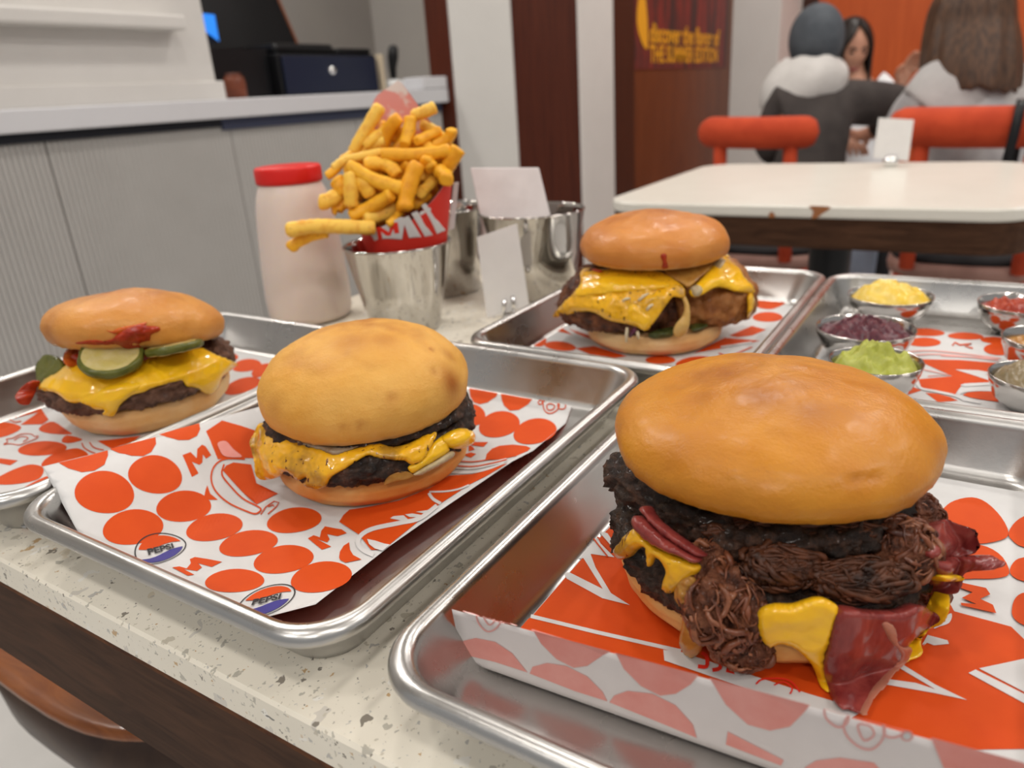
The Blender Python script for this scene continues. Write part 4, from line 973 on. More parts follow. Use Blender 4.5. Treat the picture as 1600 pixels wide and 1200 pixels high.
def bucket(name, label, c, r0, r1, h, grp=None, cat='bucket'):
    o = thing(name, label, cat, (c[0], c[1], ZT), grp)
    mesh('body', *lathe([(0.0001, 0.002), (r0 - 0.004, 0.002), (r0 - 0.002, 0.0), (r0, 0.002), (r0 + (r1 - r0) * .5, h * .5), (r1, h - 0.002), (r1 + 0.0012, h - 0.001), (r1 + 0.0014, h), (r1 + 0.0004, h + 0.001), (r1 - 0.0008, h), (r1 - 0.0012, h - 0.004), (r0 + (r1 - r0) * .5 - 0.0012, h * .5), (r0 - 0.0012, 0.006), (r0 - 0.006, 0.0035), (0.0001, 0.0035)], (c[0], c[1], ZT), 72), M_steel, o)
    return o
cc_, d, s = radial((635, 527), 0.036); cc_ = cc_ + s * 0.002
bucket('steel_cup', 'polished steel cup holding the paper cone of fries', cc_, 0.0370, 0.0555, 0.0925, cat='cup')
cR, dR, sR = radial((840, 472), 0.045); cR = cR - sR * 0.001
bucket('steel_bucket', 'polished steel bucket with white napkins standing in it', cR, 0.047, 0.0615, 0.100, 'steel buckets')
cL = np.array([-0.573, 0.738])
bucket('steel_bucket', 'polished steel bucket half hidden behind the cup of fries', cL, 0.047, 0.0615, 0.104, 'steel buckets')
dep = FW @ (np.array([*cR, ZT + .12]) - CAM)
q = at_d([(752, 345), (861, 340), (842, 262), (735, 262)], dep)
q[0] += (q[0] - q[3]) * 0.5; q[1] += (q[1] - q[2]) * 0.5
nk = thing('napkin_stack', 'stack of folded white paper napkins leaning in the right steel bucket', 'napkins', tuple(q.mean(0)))
M_nap = noisy('napkin_paper', (0.76, 0.71, 0.70), (0.72, 0.67, 0.66), 50, 0.8, bump=0.15, bscale=200)
n_ = np.cross(q[1] - q[0], q[3] - q[0]); n_ /= np.linalg.norm(n_)
for k in range(5):
    o = quadcard('napkin', q - n_ * 0.0019 * k + (q[2] - q[1]) * (0.012 * ((k * 3) % 4 - 1) * .4), 0.0016, M_nap, nk); bev(o, 0.0006)

ca, cb = at_z([(760, 500), (830, 495)], ZT); ca[2] = cb[2] = ZT
cn = np.cross(cb - ca, [0, 0, 1.0]); cn /= np.linalg.norm(cn)
def on_card(q_): 
    dd = rays(q_); return CAM + dd * ((cn @ (ca - CAM)) / (dd @ cn))[:, None]
q = on_card([(761, 497), (827, 478), (808, 350), (745, 371)])
kd = thing('menu_card', 'white card held upright by a small metal clip in front of the steel bucket', 'card', (ca[0], ca[1], ZT))
quadcard('card', q, 0.0012, M_card, kd)
for (u, v_) in (((786, 490), (788, 468)), ((802, 484), (801, 462))):
    e = on_card([u, v_]); e[0][2] = ZT + 0.0015
    mesh('clip_prong', *tube([e[0] + cn * -0.004, (e[0] + e[1]) / 2 + cn * .0022 * np.sign(cn @ (CAM - ca)), e[1] + cn * .0026 * np.sign(cn @ (CAM - ca))], [0.0016, 0.0022, 0.0024], 10), M_chrome, kd)
e = on_card([(800, 487)])[0]
mesh('clip_base', *lathe([(0.0001, 0.006), (0.009, 0.005), (0.012, 0.001), (0.012, 0.0)], (e[0], e[1], ZT), 24), M_chrome, kd)

# generic "where does this line of sight meet that surface"
def hit_g(px, g, t0, t1, N=420):
    px = np.atleast_2d(np.asarray(px, float)); d_ = rays(px); s_ = np.linspace(t0, t1, N)
    P3 = CAM[None, None] + d_[:, None, :] * s_[None, :, None]
    G = g(P3); neg = G < 0; k = np.where(neg.any(1), np.argmax(neg, 1), np.argmin(np.abs(G), 1)); k = np.clip(k, 1, N - 1); i = np.arange(len(px))
    g0, g1 = G[i, k - 1], G[i, k]; w = np.where((g0 > 0) & (g1 < 0), g0 / (g0 - g1 + 1e-12), 0.0)
    return CAM + d_ * (s_[k - 1] * (1 - w) + s_[k] * w)[:, None]

# paper cone of fries
kc = cc_ + RH[:2] * 0.009 + FH[:2] * 0.004
ZB = ZT + 0.012
def cone_k(z): return np.interp(z - ZT, [0.012, 0.05, 0.0925, 0.15, 0.25], [0.42, 0.62, 0.78, 0.97, 1.06])
RA, RB = 0.0555, 0.050
def cone_g(P3):
    q_ = P3[..., :2] - kc; u = q_ @ RH[:2] / RA; w = q_ @ FH[:2] / RB
    return (np.sqrt(u * u + w * w) - cone_k(P3[..., 2])) * 0.05
rim_a = [-180, -150, -120, -90, -60, -30, 0, 30, 60, 85, 110, 140, 160, 180]
rim_z = [0.118, 0.108, 0.104, 0.110, 0.128, 0.148, 0.168, 0.186, 0.215, 0.250, 0.236, 0.19, 0.15, 0.118]
pc_ = thing('paper_cone', 'red printed paper cone filled with fries standing in the steel cup', 'paper cone', (kc[0], kc[1], ZB))
n, rows = 96, 26
def cone_sheet(shrink):
    V = []
    for i in range(rows):
        for j in range(n):
            a_ = 360 * j / n - 180; top = ZT + np.interp(a_, rim_a, rim_z); z = ZB + (top - ZB) * i / (rows - 1)
            k = cone_k(z) * shrink * (1 + 0.012 * math.sin(math.radians(a_ * 5)) * i / rows)
            p = kc + RH[:2] * RA * k * math.cos(math.radians(a_)) + FH[:2] * RB * k * math.sin(math.radians(a_)); V.append((p[0], p[1], z))
    Fq = [(i * n + j, i * n + (j + 1) % n, (i + 1) * n + (j + 1) % n, (i + 1) * n + j) for i in range(rows - 1) for j in range(n)]
    return V, Fq
mesh('outer_sheet', *cone_sheet(1.0), mat('cone_red', (0.62, 0.030, 0.018), 0.5), pc_)
V, Fq = cone_sheet(0.985)
mesh('inner_sheet', V, [q_[::-1] for q_ in Fq], noisy('cone_inside', (0.74, 0.30, 0.27), (0.76, 0.66, 0.62), 14, 0.55, lo=0.5, hi=0.54), pc_, label='paler inside of the paper with the print showing through')
tc = FW @ (np.array([*kc, ZT + .15]) - CAM)
pk = Print(lambda q_, dz: (lambda p: p + (CAM - p) / np.linalg.norm(CAM - p, axis=1)[:, None] * (0.0006 + dz))(hit_g(q_, cone_g, tc - .12, tc + .05)), 6)
kk = Cr(pk, (430, 130), 4.445)
kk.poly([(650, 1030), (770, 985), (870, 930), (905, 935), (880, 1085), (690, 1095)], 'w')
kk.poly([(700, 998), (735, 1000), (790, 1035), (800, 975), (850, 965), (862, 1040), (830, 1045), (820, 1010), (800, 1060), (770, 1060), (735, 1030), (745, 1080), (715, 1085)], 'r', 0, 2)
for pl in ([(885, 940), (925, 920), (1015, 1068), (930, 1075)], [(945, 905), (985, 888), (1095, 1055), (1040, 1066)], [(1015, 850), (1045, 833), (1185, 1022), (1125, 1048)], [(1000, 900), (1075, 862), (1085, 880), (1010, 920)], [(1240, 690), (1275, 685), (1245, 1008), (1205, 1022)]):
    kk.poly(pl, 'w')
pk.build(pc_)

M_fry = mat('fried_potato', (0.80, 0.42, 0.045), 0.42, Subsurface_Weight=0.15, Subsurface_Scale=0.004)
t = NT(M_fry); oi = t.n('ShaderNodeObjectInfo')
fr1 = t.ramp(oi.outputs['Random'], [(0, (0.86, 0.37, 0.012)), (0.5, (0.91, 0.48, 0.030)), (1, (0.93, 0.59, 0.10))])
fr2 = t.mix(t.ramp(t.noise(90, 3), [(0.48, (0, 0, 0)), (0.80, (.9, .9, .9))]), fr1, (0.68, 0.24, 0.010))
fr3 = t.mix(t.ramp(t.noise(260, 2), [(0.70, (0, 0, 0)), (0.76, (1, 1, 1))]), fr2, (0.25, 0.06, 0.006))
t.col(fr3); t.bump(t.noise(350, 3), 0.3, 0.0008)
FRY0 = 0.0
def fry(i, pts, w, dz, label=None, tilt=None):
    rnd = random.Random(i * 7 + 3)
    px = crop((430, 130), 4.445, pts); base = tc + dz / 1000.0
    if tilt is None: tilt = rnd.uniform(-0.008, 0.008)
    m = len(px); P3 = np.array([at_d([p], base + tilt * (2 * k / (m - 1) - 1))[0] for k, p in enumerate(px)])
    P3 = spline(P3, 10 if m == 2 else 7)
    L = len(P3); bend = np.array([rnd.uniform(-1, 1) for _ in range(3)]) * 0.0032
    P3 = P3 + np.sin(np.linspace(0, np.pi, L))[:, None] * bend
    W = w / 4.445 * tc / FPX / 2 * 1.18
    prof = [(1, .55), (.55, 1), (-.55, 1), (-1, .55), (-1, -.55), (-.55, -1), (.55, -1), (1, -.55)]
    tg = np.gradient(P3, axis=0); tg /= np.linalg.norm(tg, axis=1)[:, None]
    u0 = np.cross(tg[L // 2], FW + np.array([rnd.uniform(-.5, .5), rnd.uniform(-.5, .5), rnd.uniform(-.5, .5)])); V = []
    ext = np.concatenate([[P3[0] - tg[0] * .0008], P3, [P3[-1] + tg[-1] * .0008]]); tge = np.concatenate([tg[:1], tg, tg[-1:]])
    for k in range(L + 2):
        u = u0 - tge[k] * (u0 @ tge[k]); u /= np.linalg.norm(u); v_ = np.cross(tge[k], u); sc_ = W * (0.66 if k in (0, L + 1) else (rnd.uniform(.82, 1.0) if k in (1, L) else 1.0 + rnd.uniform(-.08, .07)))
        for (x, y) in prof: V.append(ext[k] + sc_ * (u * x + v_ * y * .92))
    n8 = L + 2
    f = [(k * 8 + j, k * 8 + (j + 1) % 8, (k + 1) * 8 + (j + 1) % 8, (k + 1) * 8 + j) for k in range(n8 - 1) for j in range(8)] + [tuple(range(8))[::-1], tuple((n8 - 1) * 8 + j for j in range(8))]
    c_ = np.mean(V, 0); o = mesh('french_fry', V, f, M_fry, None, True, loc=c_)
    for p in o.data.polygons:
        if len(p.vertices) == 8: p.use_smooth = False
    mx_, my_ = np.mean([p[0] for p in pts]), np.mean([p[1] for p in pts])
    zone = ('near the top' if my_ < 430 else 'at middle height' if my_ < 680 else 'low down') + ' in the heap, ' + ('towards the bottle' if mx_ < 640 else 'towards the napkins' if mx_ > 930 else 'halfway across')
    return tag(o, label or 'golden french fry ' + zone, 'french fry', 'fries in the paper cone')
FR = [([(545, 480), (640, 320), (730, 160)], 72, 6, 'tall french fry standing up highest at the left of the heap'), ([(400, 590), (500, 520), (740, 478)], 48, -8), ([(740, 492), (980, 490), (1215, 465)], 72, -16, 'long straight french fry lying level across the upper heap'),
      ([(630, 440), (850, 300)], 56, 6), ([(740, 450), (860, 240)], 78, 2), ([(895, 430), (940, 235)], 72, -4), ([(960, 225), (1110, 165)], 66, 2, 'french fry at the very top of the heap against the paper'), ([(985, 405), (1150, 330)], 58, -2), ([(1090, 430), (1225, 320)], 62, 2),
      ([(1185, 600), (1230, 540), (1275, 455)], 82, -10, 'french fry with dark burnt spots at the right edge of the cone'), ([(510, 570), (680, 670), (885, 735)], 76, -24, 'pale french fry slanting across the front of the heap'), ([(630, 570), (760, 590), (850, 640)], 74, -14), ([(860, 650), (935, 560)], 66, -8), ([(900, 880), (945, 720), (990, 560)], 88, -28, 'thick french fry standing upright at the front right of the heap'),
      ([(1040, 560), (1088, 598)], 78, -20), ([(1125, 600), (1185, 675)], 78, -22), ([(1010, 765), (1110, 670)], 64, -12), ([(590, 680), (665, 780)], 82, -18), ([(522, 640), (528, 850)], 76, -20), ([(425, 680), (480, 765)], 84, -14), ([(312, 828), (455, 760)], 82, -16, 'short french fry poking out left just above the bottle shoulder'),
      ([(360, 645), (485, 515)], 48, -4), ([(430, 890), (500, 820)], 62, -10), ([(525, 930), (680, 850), (810, 770)], 74, -22), ([(620, 945), (850, 850)], 72, -15), ([(785, 980), (870, 880)], 42, -22),
      ([(82, 1022), (250, 985), (440, 985), (690, 1005)], 76, -30, 'longest pale french fry reaching out left in front of the bottle'), ([(105, 1150), (220, 1095), (360, 1035)], 66, -24, 'browned french fry tip hanging below the longest fry'),
      ([(600, 620), (760, 770)], 70, -6), ([(760, 800), (930, 760)], 70, -4), ([(700, 640), (560, 800)], 70, -2), ([(1010, 640), (1110, 600)], 66, -6), ([(850, 520), (1000, 640)], 70, 0), ([(520, 560), (700, 640)], 70, 4), ([(960, 860), (1060, 780)], 60, -6), ([(640, 880), (780, 900)], 70, -8), ([(820, 640), (900, 800)], 70, -10), ([(1040, 430), (1160, 540)], 70, 0), ([(620, 470), (820, 560)], 70, 8), ([(450, 760), (560, 900)], 60, -6)]
rf = random.Random(11)
for k in range(34):
    y = rf.uniform(330, 900); x0_ = np.interp(y, [300, 450, 620, 800, 900], [640, 470, 420, 440, 520]); x1_ = np.interp(y, [300, 450, 600, 760, 900], [1150, 1220, 1180, 1060, 850])
    x = rf.uniform(x0_ + 60, x1_ - 60); an = rf.uniform(0, math.pi); L_ = rf.uniform(70, 130)
    FR.append(([(x - L_ * math.cos(an), y - L_ * math.sin(an) * .8), (x + L_ * math.cos(an), y + L_ * math.sin(an) * .8)], rf.uniform(60, 80), rf.uniform(6, 22)))
for i, e in enumerate(FR): fry(i, e[0], e[1], e[2], e[3] if len(e) > 3 else None)

# ------------------------------------------------------------------ sauce cups on the fourth tray
def mound(c, r, z0, pk_, amp, freq, seed, ring_=14, seg=56, tilt=(0, 0)):
    V = []
    for i in range(ring_ + 1):
        s_ = i / ring_
        for j in range(seg):
            a_ = 2 * math.pi * j / seg; x, y = r * s_ * math.cos(a_), r * s_ * math.sin(a_)
            z = pk_ * (1 - s_ ** 2) ** 0.8 + (x * tilt[0] + y * tilt[1])
            z += amp * fbm((x, y, z), freq, 4, 0.6, seed) * (1 - s_ ** 6)
            V.append((c[0] + x, c[1] + y, z0 + z))
    f = [(i * seg + j, (i + 1) * seg + j, (i + 1) * seg + (j + 1) % seg, i * seg + (j + 1) % seg) for i in range(ring_) for j in range(seg)]
    return V, f
def food(name, c1, c2, scale, rough=0.4, sss=0.15, **kw):
    return noisy(name, c1, c2, scale, rough, Subsurface_Weight=sss, Subsurface_Scale=0.004, **kw)
SAU = [((1385, 511), .0375, .0285, .024, 'yellow sauce piled in a soft peak', 'round steel cup of yellow sauce near the back of the tray', food('yellow_sauce', (0.78, 0.52, 0.035), (0.80, 0.60, 0.16), 60, 0.3), .019, .0050, 60),
       ((1345, 573), .0385, .028, .026, None, 'round steel cup of chopped dark purple cabbage relish', food('purple_relish', (0.055, 0.010, 0.022), (0.13, 0.025, 0.035), 180, 0.35), .012, .0075, 110),
       ((1360, 631), .032, .024, .026, None, 'round steel cup of chunky green guacamole behind the large bun', food('guacamole', (0.34, 0.36, 0.035), (0.42, 0.44, 0.10), 120, 0.4), .016, .0075, 85),
       ((1590, 531), .036, .028, .026, None, 'round steel cup of shredded red pepper relish', food('red_relish', (0.42, 0.05, 0.012), (0.26, 0.02, 0.010), 160, 0.3), .006, .0075, 130),
       ((1625, 592), .031, .024, .026, None, 'small steel cup of amber grainy mustard', food('amber_sauce', (0.42, 0.20, 0.03), (0.30, 0.12, 0.015), 220, 0.3), .004, .0020, 160),
       ((1612, 656), .031, .024, .024, None, 'small steel cup heaped with grey brown mushroom sauce', food('mushroom_sauce', (0.30, 0.24, 0.15), (0.20, 0.15, 0.08), 90, 0.25), .016, .0065, 75)]
for i, (px, r1, r0, h, _, lab, m, pk_, am, fq) in enumerate(SAU):
    c, d, s = radial(px, r0 * .86, ZP); r0 *= .80
    o = thing('sauce_cup', lab, 'sauce cup', (c[0], c[1], ZP + .0006), 'sauce cups on the tray')
    z = ZP + .0006
    mesh('cup', *lathe([(0.0001, 0.0005), (r0 - .006, 0.0), (r0, 0.002), (r0 + (r1 - r0) * .58, h * .34), (r1 - .0014, h * .74), (r1, h), (r1 - 0.0004, h + .0005), (r1 - 0.0010, h), (r1 - .0026, h * .74), (r0 + (r1 - r0) * .53, h * .38), (r0 - .002, .0035), (0.0001, .003)], (c[0], c[1], z), 56), M_steel2, o)
    mesh('sauce', *mound(c, r1 - .0030, z + h * .74, pk_, am, fq, i * 3.1), m, o)

# ------------------------------------------------------------------ burgers
def bun_mat(name, c_hi, c_lo, c_dark, rough, coat=0.0):
    m = mat(name, c_hi, rough, Subsurface_Weight=0.12, Subsurface_Scale=0.004, Coat_Weight=coat, Coat_Roughness=0.22); t = NT(m)
    m.node_tree.nodes['Principled BSDF'].inputs['Subsurface Radius'].default_value = (1.0, 0.5, 0.2)
    at = t.n('ShaderNodeAttribute'); at.attribute_name = 'tint'
    sp_ = t.n('ShaderNodeSeparateColor'); t.l.new(at.outputs['Color'], sp_.inputs[0])
    b = t.ramp(t.noise(24, 4, 0.6), [(0.30, c_hi), (0.72, c_lo)])
    b = t.mix(t.ramp(t.noise(150, 5, 0.7), [(0.52, (0, 0, 0)), (0.80, (0.5, 0.5, 0.5))]), b, c_lo)
    b = t.mix(sp_.outputs[0], b, c_dark)                       # browned patches baked into the crust
    b = t.mix(sp_.outputs[1], b, (0.72, 0.50, 0.26))           # pale crumb of the cut edge
    t.col(b); t.bump(t.mix(0.5, t.noise(520, 3, 0.65), t.noise(90, 5, 0.65)), 0.55, 0.0014)
    t.rough(t.ramp(t.noise(60, 3), [(0.3, (rough - .08,) * 3), (0.7, (rough + .10,) * 3)]))
    return m
BUNP = [(0.0, 0.0), (0.45, -0.004), (.80, 0.0), (.90, .02), (.965, .10), (.99, .20)] 
def top_bun(parent, c, a, h, zb, m, seed, spots=(), dents=(), tilt=(0, 0), rag=0.0012, lump=0.0016):
    """domed bun, underside closed; spots/dents: (angle deg, height 0..1, radius m, amount); angle -90 faces the viewer"""
    seg, up = 128, 44
    prof = [(r * a, zb + z * h) for r, z in BUNP]
    prof += [(a * math.cos(t_) ** .9 if t_ < math.pi / 2 - 1e-6 else 0.0, zb + .3 * h + .7 * h * math.sin(t_)) for t_ in np.linspace(0, math.pi / 2, up)]
    e1, e2 = c['r'], c['f']; V = []; T = []
    def pos(ang, r, z):
        x, y = r * math.cos(ang), r * math.sin(ang)
        return np.array([c['p'][0] + e1[0] * x + e2[0] * y, c['p'][1] + e1[1] * x + e2[1] * y, ZP + z + x * tilt[0] + y * tilt[1]])
    marks = []
    for kind, lst in (('s', spots), ('d', dents)):
        for (an, hh, rad, amt) in lst:
            r_ = float(np.interp(hh, [(z - zb) / h for _, z in prof[3:]], [r for r, _ in prof[3:]])); marks.append((kind, pos(math.radians(an), r_, zb + hh * h), rad, amt))
    for k, (r, z) in enumerate(prof):
        for j in range(seg):
            an = 2 * math.pi * j / seg; p = pos(an, r, z)
            low = max(0, 1 - (z - zb) / (h * .16)) if r > .7 * a else 0
            dsp = lump * fbm(p, 26, 2, .5, seed) + 0.0004 * fbm(p, 120, 3, .6, seed) + low * rag * fbm(p, 170, 3, .6, seed + 5)
            n_ = np.array([math.cos(an) * e1[0] + math.sin(an) * e2[0], math.cos(an) * e1[1] + math.sin(an) * e2[1], 0]) * (r / a) + np.array([0, 0, max(0, (z - zb) / h - .25)])
            n_ /= np.linalg.norm(n_) + 1e-9; tn = [0, 0]
            if k > 2:
                hh = (z - zb) / h; tn[0] = max(0, min(1, (hh - .82) * 2.0 + .6 * fbm(p, 40, 3, .6, seed + 9) * max(0, hh - .55) * 2)); tn[1] = max(0, min(1, (0.09 - hh) * 9 + .5 * fbm(p, 130, 2, .5, seed + 2)))
                if hh > .14: tn[1] = 0
                for kind, q_, rad, amt in marks:
                    dd = np.linalg.norm(p - q_) / rad
                    if dd < 2.2:
                        w = math.exp(-dd * dd * 1.2)
                        if kind == 's': tn[0] = max(tn[0], amt * w)
                        else: dsp -= amt * math.exp(-dd ** 4); tn[0] = max(tn[0], .45 * w)
            else: tn[1] = 1.0
            V.append(p + n_ * dsp); T.append((tn[0], tn[1], 0, 1))
    n = len(prof); f = [(i * seg + j, i * seg + (j + 1) % seg, (i + 1) * seg + (j + 1) % seg, (i + 1) * seg + j) for i in range(n - 1) for j in range(seg)]
    o = mesh('top_bun', V, f, m, parent)
    at = o.data.color_attributes.new('tint', 'FLOAT_COLOR', 'POINT'); at.data.foreach_set('color', np.array(T, np.float32).ravel())
    return o
def ring_lump(name, parent, c, prof, amp, freq, seed, m, seg=150, sub=4, lat=1.0, tint=None, rim=None, octv=5, label=None, off=(0, 0)):
    """rough disc (patty, bottom bun): closed lathe profile [(r, z)] pushed about by noise"""
    P_ = []
    for (r0, z0), (r1, z1) in zip(prof[:-1], prof[1:]):
        for k in range(sub): P_.append((r0 + (r1 - r0) * k / sub, z0 + (z1 - z0) * k / sub))
    P_.append(prof[-1]); V = []
    for r, z in P_:
        for j in range(seg):
            an = 2 * math.pi * j / seg; rr_ = r * (1 + (rim(math.degrees(an)) if rim else 0))
            x, y = rr_ * math.cos(an) * lat + off[0], rr_ * math.sin(an) + off[1]
            V.append([c['p'][0] + c['r'][0] * x + c['f'][0] * y, c['p'][1] + c['r'][1] * x + c['f'][1] * y, ZP + z])
    V = np.array(V); n = len(P_)
    f = [(i * seg + j, i * seg + (j + 1) % seg, (i + 1) * seg + (j + 1) % seg, (i + 1) * seg + j) for i in range(n - 1) for j in range(seg)]
    N = vnormals(V, f)
    for i in range(len(V)):
        w = min(1.0, P_[i // seg][0] / (prof[len(prof) // 2][0] * .5 + 1e-6))
        q_ = fbm(V[i], freq, octv, .70 if octv > 4 else .6, seed); V[i] += N[i] * amp * (q_ if octv < 5 else .9 * q_ - .35 * abs(fbm(V[i], freq * 2.3, 3, .6, seed + 31))) * w
    V[:, 2] = np.maximum(V[:, 2], ZP + 0.0004)
    return mesh(name, V, f, m, parent, label=label)
def surf_g(c, prof, lat=1.0, off=(0, 0)):
    zz = np.array([z for _, z in prof]) + ZP; rr_ = np.array([r for r, _ in prof]); o_ = np.argsort(zz); zz, rr_ = zz[o_], rr_[o_]
    r2, f2 = np.array(c['r']), np.array(c['f'])
    def g(P3):
        q_ = P3[..., :2] - c['p']; u = (q_ @ r2 - off[0]) / lat; w = q_ @ f2 - off[1]; rho = np.sqrt(u * u + w * w); z = P3[..., 2]
        return np.where(z > zz[-1], np.maximum(rho - rr_[-1], 0) + (z - zz[-1]), rho - np.interp(z, zz, rr_))
    return g
def patch(name, parent, c, g, pts, th, m, step=4.0, edge=9.0, wob=0.0008, wf=120, seed=0.0, lift=0.0, smooth=4, back=0.0025, sub=1, label=None, fold=None):
    """a soft layer lying on a round surface: outline seen in the photograph, own thickness, rounded rim"""
    p = spline(pts, smooth, True) if smooth else np.asarray(pts, float)
    v, f = fill2d(p, step)
    dep = FW @ (np.array([*c['p'], ZP + .04]) - CAM)
    X = hit_g(v, g, dep - .16, dep + .10)
    lowp = X[:, 2] < ZP + .0010
    if lowp.any(): X[lowp] = at_z(v[lowp], ZP + .0010)
    D = np.min(np.linalg.norm(v[:, None] - p[None], axis=2), axis=1)
    ax = np.array([*c['p'], 0.0]); out = X - ax; out[:, 2] = 0; out /= np.linalg.norm(out, axis=1)[:, None] + 1e-9
    out = out + np.array([0, 0, 0.35]) + 0.6 * (CAM - X) / np.linalg.norm(CAM - X, axis=1)[:, None]; out /= np.linalg.norm(out, axis=1)[:, None]
    h_ = lift + th * np.sqrt(np.clip(D / edge, 0, 1))
    for i in range(len(X)):
        k = wob * fbm(X[i], wf, 3, .55, seed) * min(1, D[i] / edge)
        if fold: k += fold(v[i])
        X[i] = X[i] + out[i] * (h_[i] + k)
    X[:, 2] = np.maximum(X[:, 2], ZP + .0012); bk = X - out * (h_ + back)[:, None]; bk[:, 2] = np.maximum(bk[:, 2], ZP + .0005)
    # one closed skin: front, back and rim
    n = len(X); e = {}
    F = []
    for q_ in f:
        a_, b_, c_ = X[q_[0]], X[q_[1]], X[q_[2]]
        if np.cross(b_ - a_, c_ - a_) @ (CAM - a_) < 0: q_ = q_[::-1]
        F.append(tuple(q_))
        for k in range(len(q_)): e[(q_[k], q_[(k + 1) % len(q_)])] = 1
    B = [tuple(i + n for i in q_[::-1]) for q_ in F]
    R = [(b_, a_, a_ + n, b_ + n) for (a_, b_) in e if (b_, a_) not in e]
    o = mesh(name, np.concatenate([X, bk]), F + B + R, m, parent, label=label)
    if sub: subd(o, sub)
    return o
def disc_slice(name, parent, ctr, nrm, r, th, ms, seed, squash=1.0):
    nrm = np.array(nrm, float); nrm /= np.linalg.norm(nrm); u = np.cross(nrm, [0.3, 0.2, 1.0]); u /= np.linalg.norm(u); w = np.cross(nrm, u); seg = 40
    prof = [(0.0, th / 2), (.55, th / 2 * .8), (.86, th / 2 * .92), (.97, th * .40), (1.0, th * .1), (1.0, -th * .1), (.97, -th * .40), (.86, -th / 2), (0, -th / 2)]
    V = []
    for k, (q_, z) in enumerate(prof):
        for j in range(seg):
            a_ = 2 * math.pi * j / seg; p = ctr + r * q_ * (u * math.cos(a_) + w * math.sin(a_) * squash) + nrm * z
            V.append(p + nrm * .0007 * fbm(p, 140, 3, .6, seed) * (q_ > 0) + u * 0.0006 * math.sin(a_ * 7) * (q_ > .9))
    n = len(prof); f = [(i * seg + j, (i + 1) * seg + j, (i + 1) * seg + (j + 1) % seg, i * seg + (j + 1) % seg) for i in range(n - 1) for j in range(seg)]
    o = mesh(name, V, f, ms, parent)
    idx = [0 if (i // seg) in (0, 1, 6, 7) else 1 for i in range(len(f))]; o.data.polygons.foreach_set('material_index', idx)
    return o
def burger(name, label, p, fdir):
    f_ = np.array(fdir); c = {'p': np.array(p), 'f': f_, 'r': np.array([f_[1], -f_[0]])}
    o = thing(name, label, 'burger', (p[0], p[1], ZP + 0.0003)); return o, c
M_bun2 = bun_mat('bun_pale_gold', (0.76, 0.42, 0.100), (0.66, 0.31, 0.045), (0.37, 0.115, 0.016), 0.52)
M_bun5 = bun_mat('bun_deep_gold', (0.60, 0.252, 0.022), (0.50, 0.175, 0.010), (0.31, 0.090, 0.010), 0.36, 0.10)
M_bun1 = bun_mat('bun_tan_gold', (0.70, 0.33, 0.080), (0.58, 0.22, 0.032), (0.33, 0.09, 0.015), 0.40, 0.15)
M_bun3 = bun_mat('bun_amber', (0.66, 0.27, 0.058), (0.55, 0.18, 0.024), (0.33, 0.085, 0.014), 0.42, 0.15)
M_bot = noisy('bun_crumb', (0.76, 0.50, 0.25), (0.70, 0.36, 0.12), 28, 0.6, bump=0.2, bscale=300, Subsurface_Weight=0.12, Subsurface_Scale=0.004, lo=.42, hi=.72)
M_bot5 = noisy('bun_crumb_gold', (0.72, 0.40, 0.14), (0.66, 0.28, 0.06), 28, 0.6, bump=0.2, bscale=300, Subsurface_Weight=0.12, Subsurface_Scale=0.004)
def meat(name, c1, c2, c3, rough=0.45, sc_=110):
    m = mat(name, c1, rough, Specular_IOR_Level=0.28, Coat_Weight=0.12, Coat_Roughness=0.12); t = NT(m)
    b = t.ramp(t.noise(sc_, 5, .65), [(0.34, c1), (0.52, c2), (0.74, c3)])
    t.col(b); t.bump(t.noise(sc_ * 3.5, 5, .7), 0.75, 0.0022); t.rough(t.ramp(t.noise(sc_ * 1.4, 3), [(0.35, (rough - .2,) * 3), (0.65, (rough + .2,) * 3)])); return m
M_char2 = meat('charred_patty', (0.007, 0.004, 0.003), (0.030, 0.014, 0.008), (0.15, 0.070, 0.042))
M_patty1 = meat('griddled_patty', (0.060, 0.024, 0.014), (0.13, 0.058, 0.034), (0.24, 0.12, 0.075), 0.5)
M_crust = meat('dark_crust', (0.035, 0.011, 0.006), (0.12, 0.038, 0.014), (0.25, 0.085, 0.030), 0.5, 90)
M_chick = meat('fried_chicken', (0.22, 0.065, 0.012), (0.36, 0.13, 0.030), (0.46, 0.21, 0.075), 0.45, 70)
M_pull = noisy('pulled_beef', (0.060, 0.015, 0.007), (0.26, 0.080, 0.034), 90, 0.36, Coat_Weight=0.35, Coat_Roughness=0.15, bump=0.4, bscale=400, bdist=.001, lo=.35, hi=.72)
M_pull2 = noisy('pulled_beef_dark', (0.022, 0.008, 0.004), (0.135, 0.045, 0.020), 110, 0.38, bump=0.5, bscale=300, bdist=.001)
M_pullm = meat('pulled_beef_mat', (0.035, 0.010, 0.005), (0.15, 0.047, 0.021), (0.32, 0.125, 0.062), 0.4, 160)
M_pull3 = noisy('pulled_beef_tan', (0.15, 0.045, 0.018), (0.40, 0.155, 0.075), 110, 0.33, Coat_Weight=0.35, Coat_Roughness=0.15, bump=0.4, bscale=400, bdist=.001, lo=.35, hi=.72)
M_chz = noisy('melted_cheese', (0.90, 0.52, 0.010), (0.87, 0.46, 0.010), 40, 0.24, Subsurface_Weight=0.15, Subsurface_Scale=0.004, bump=0.10, bscale=70, bdist=.0015, Coat_Weight=0.6, Coat_Roughness=0.08)
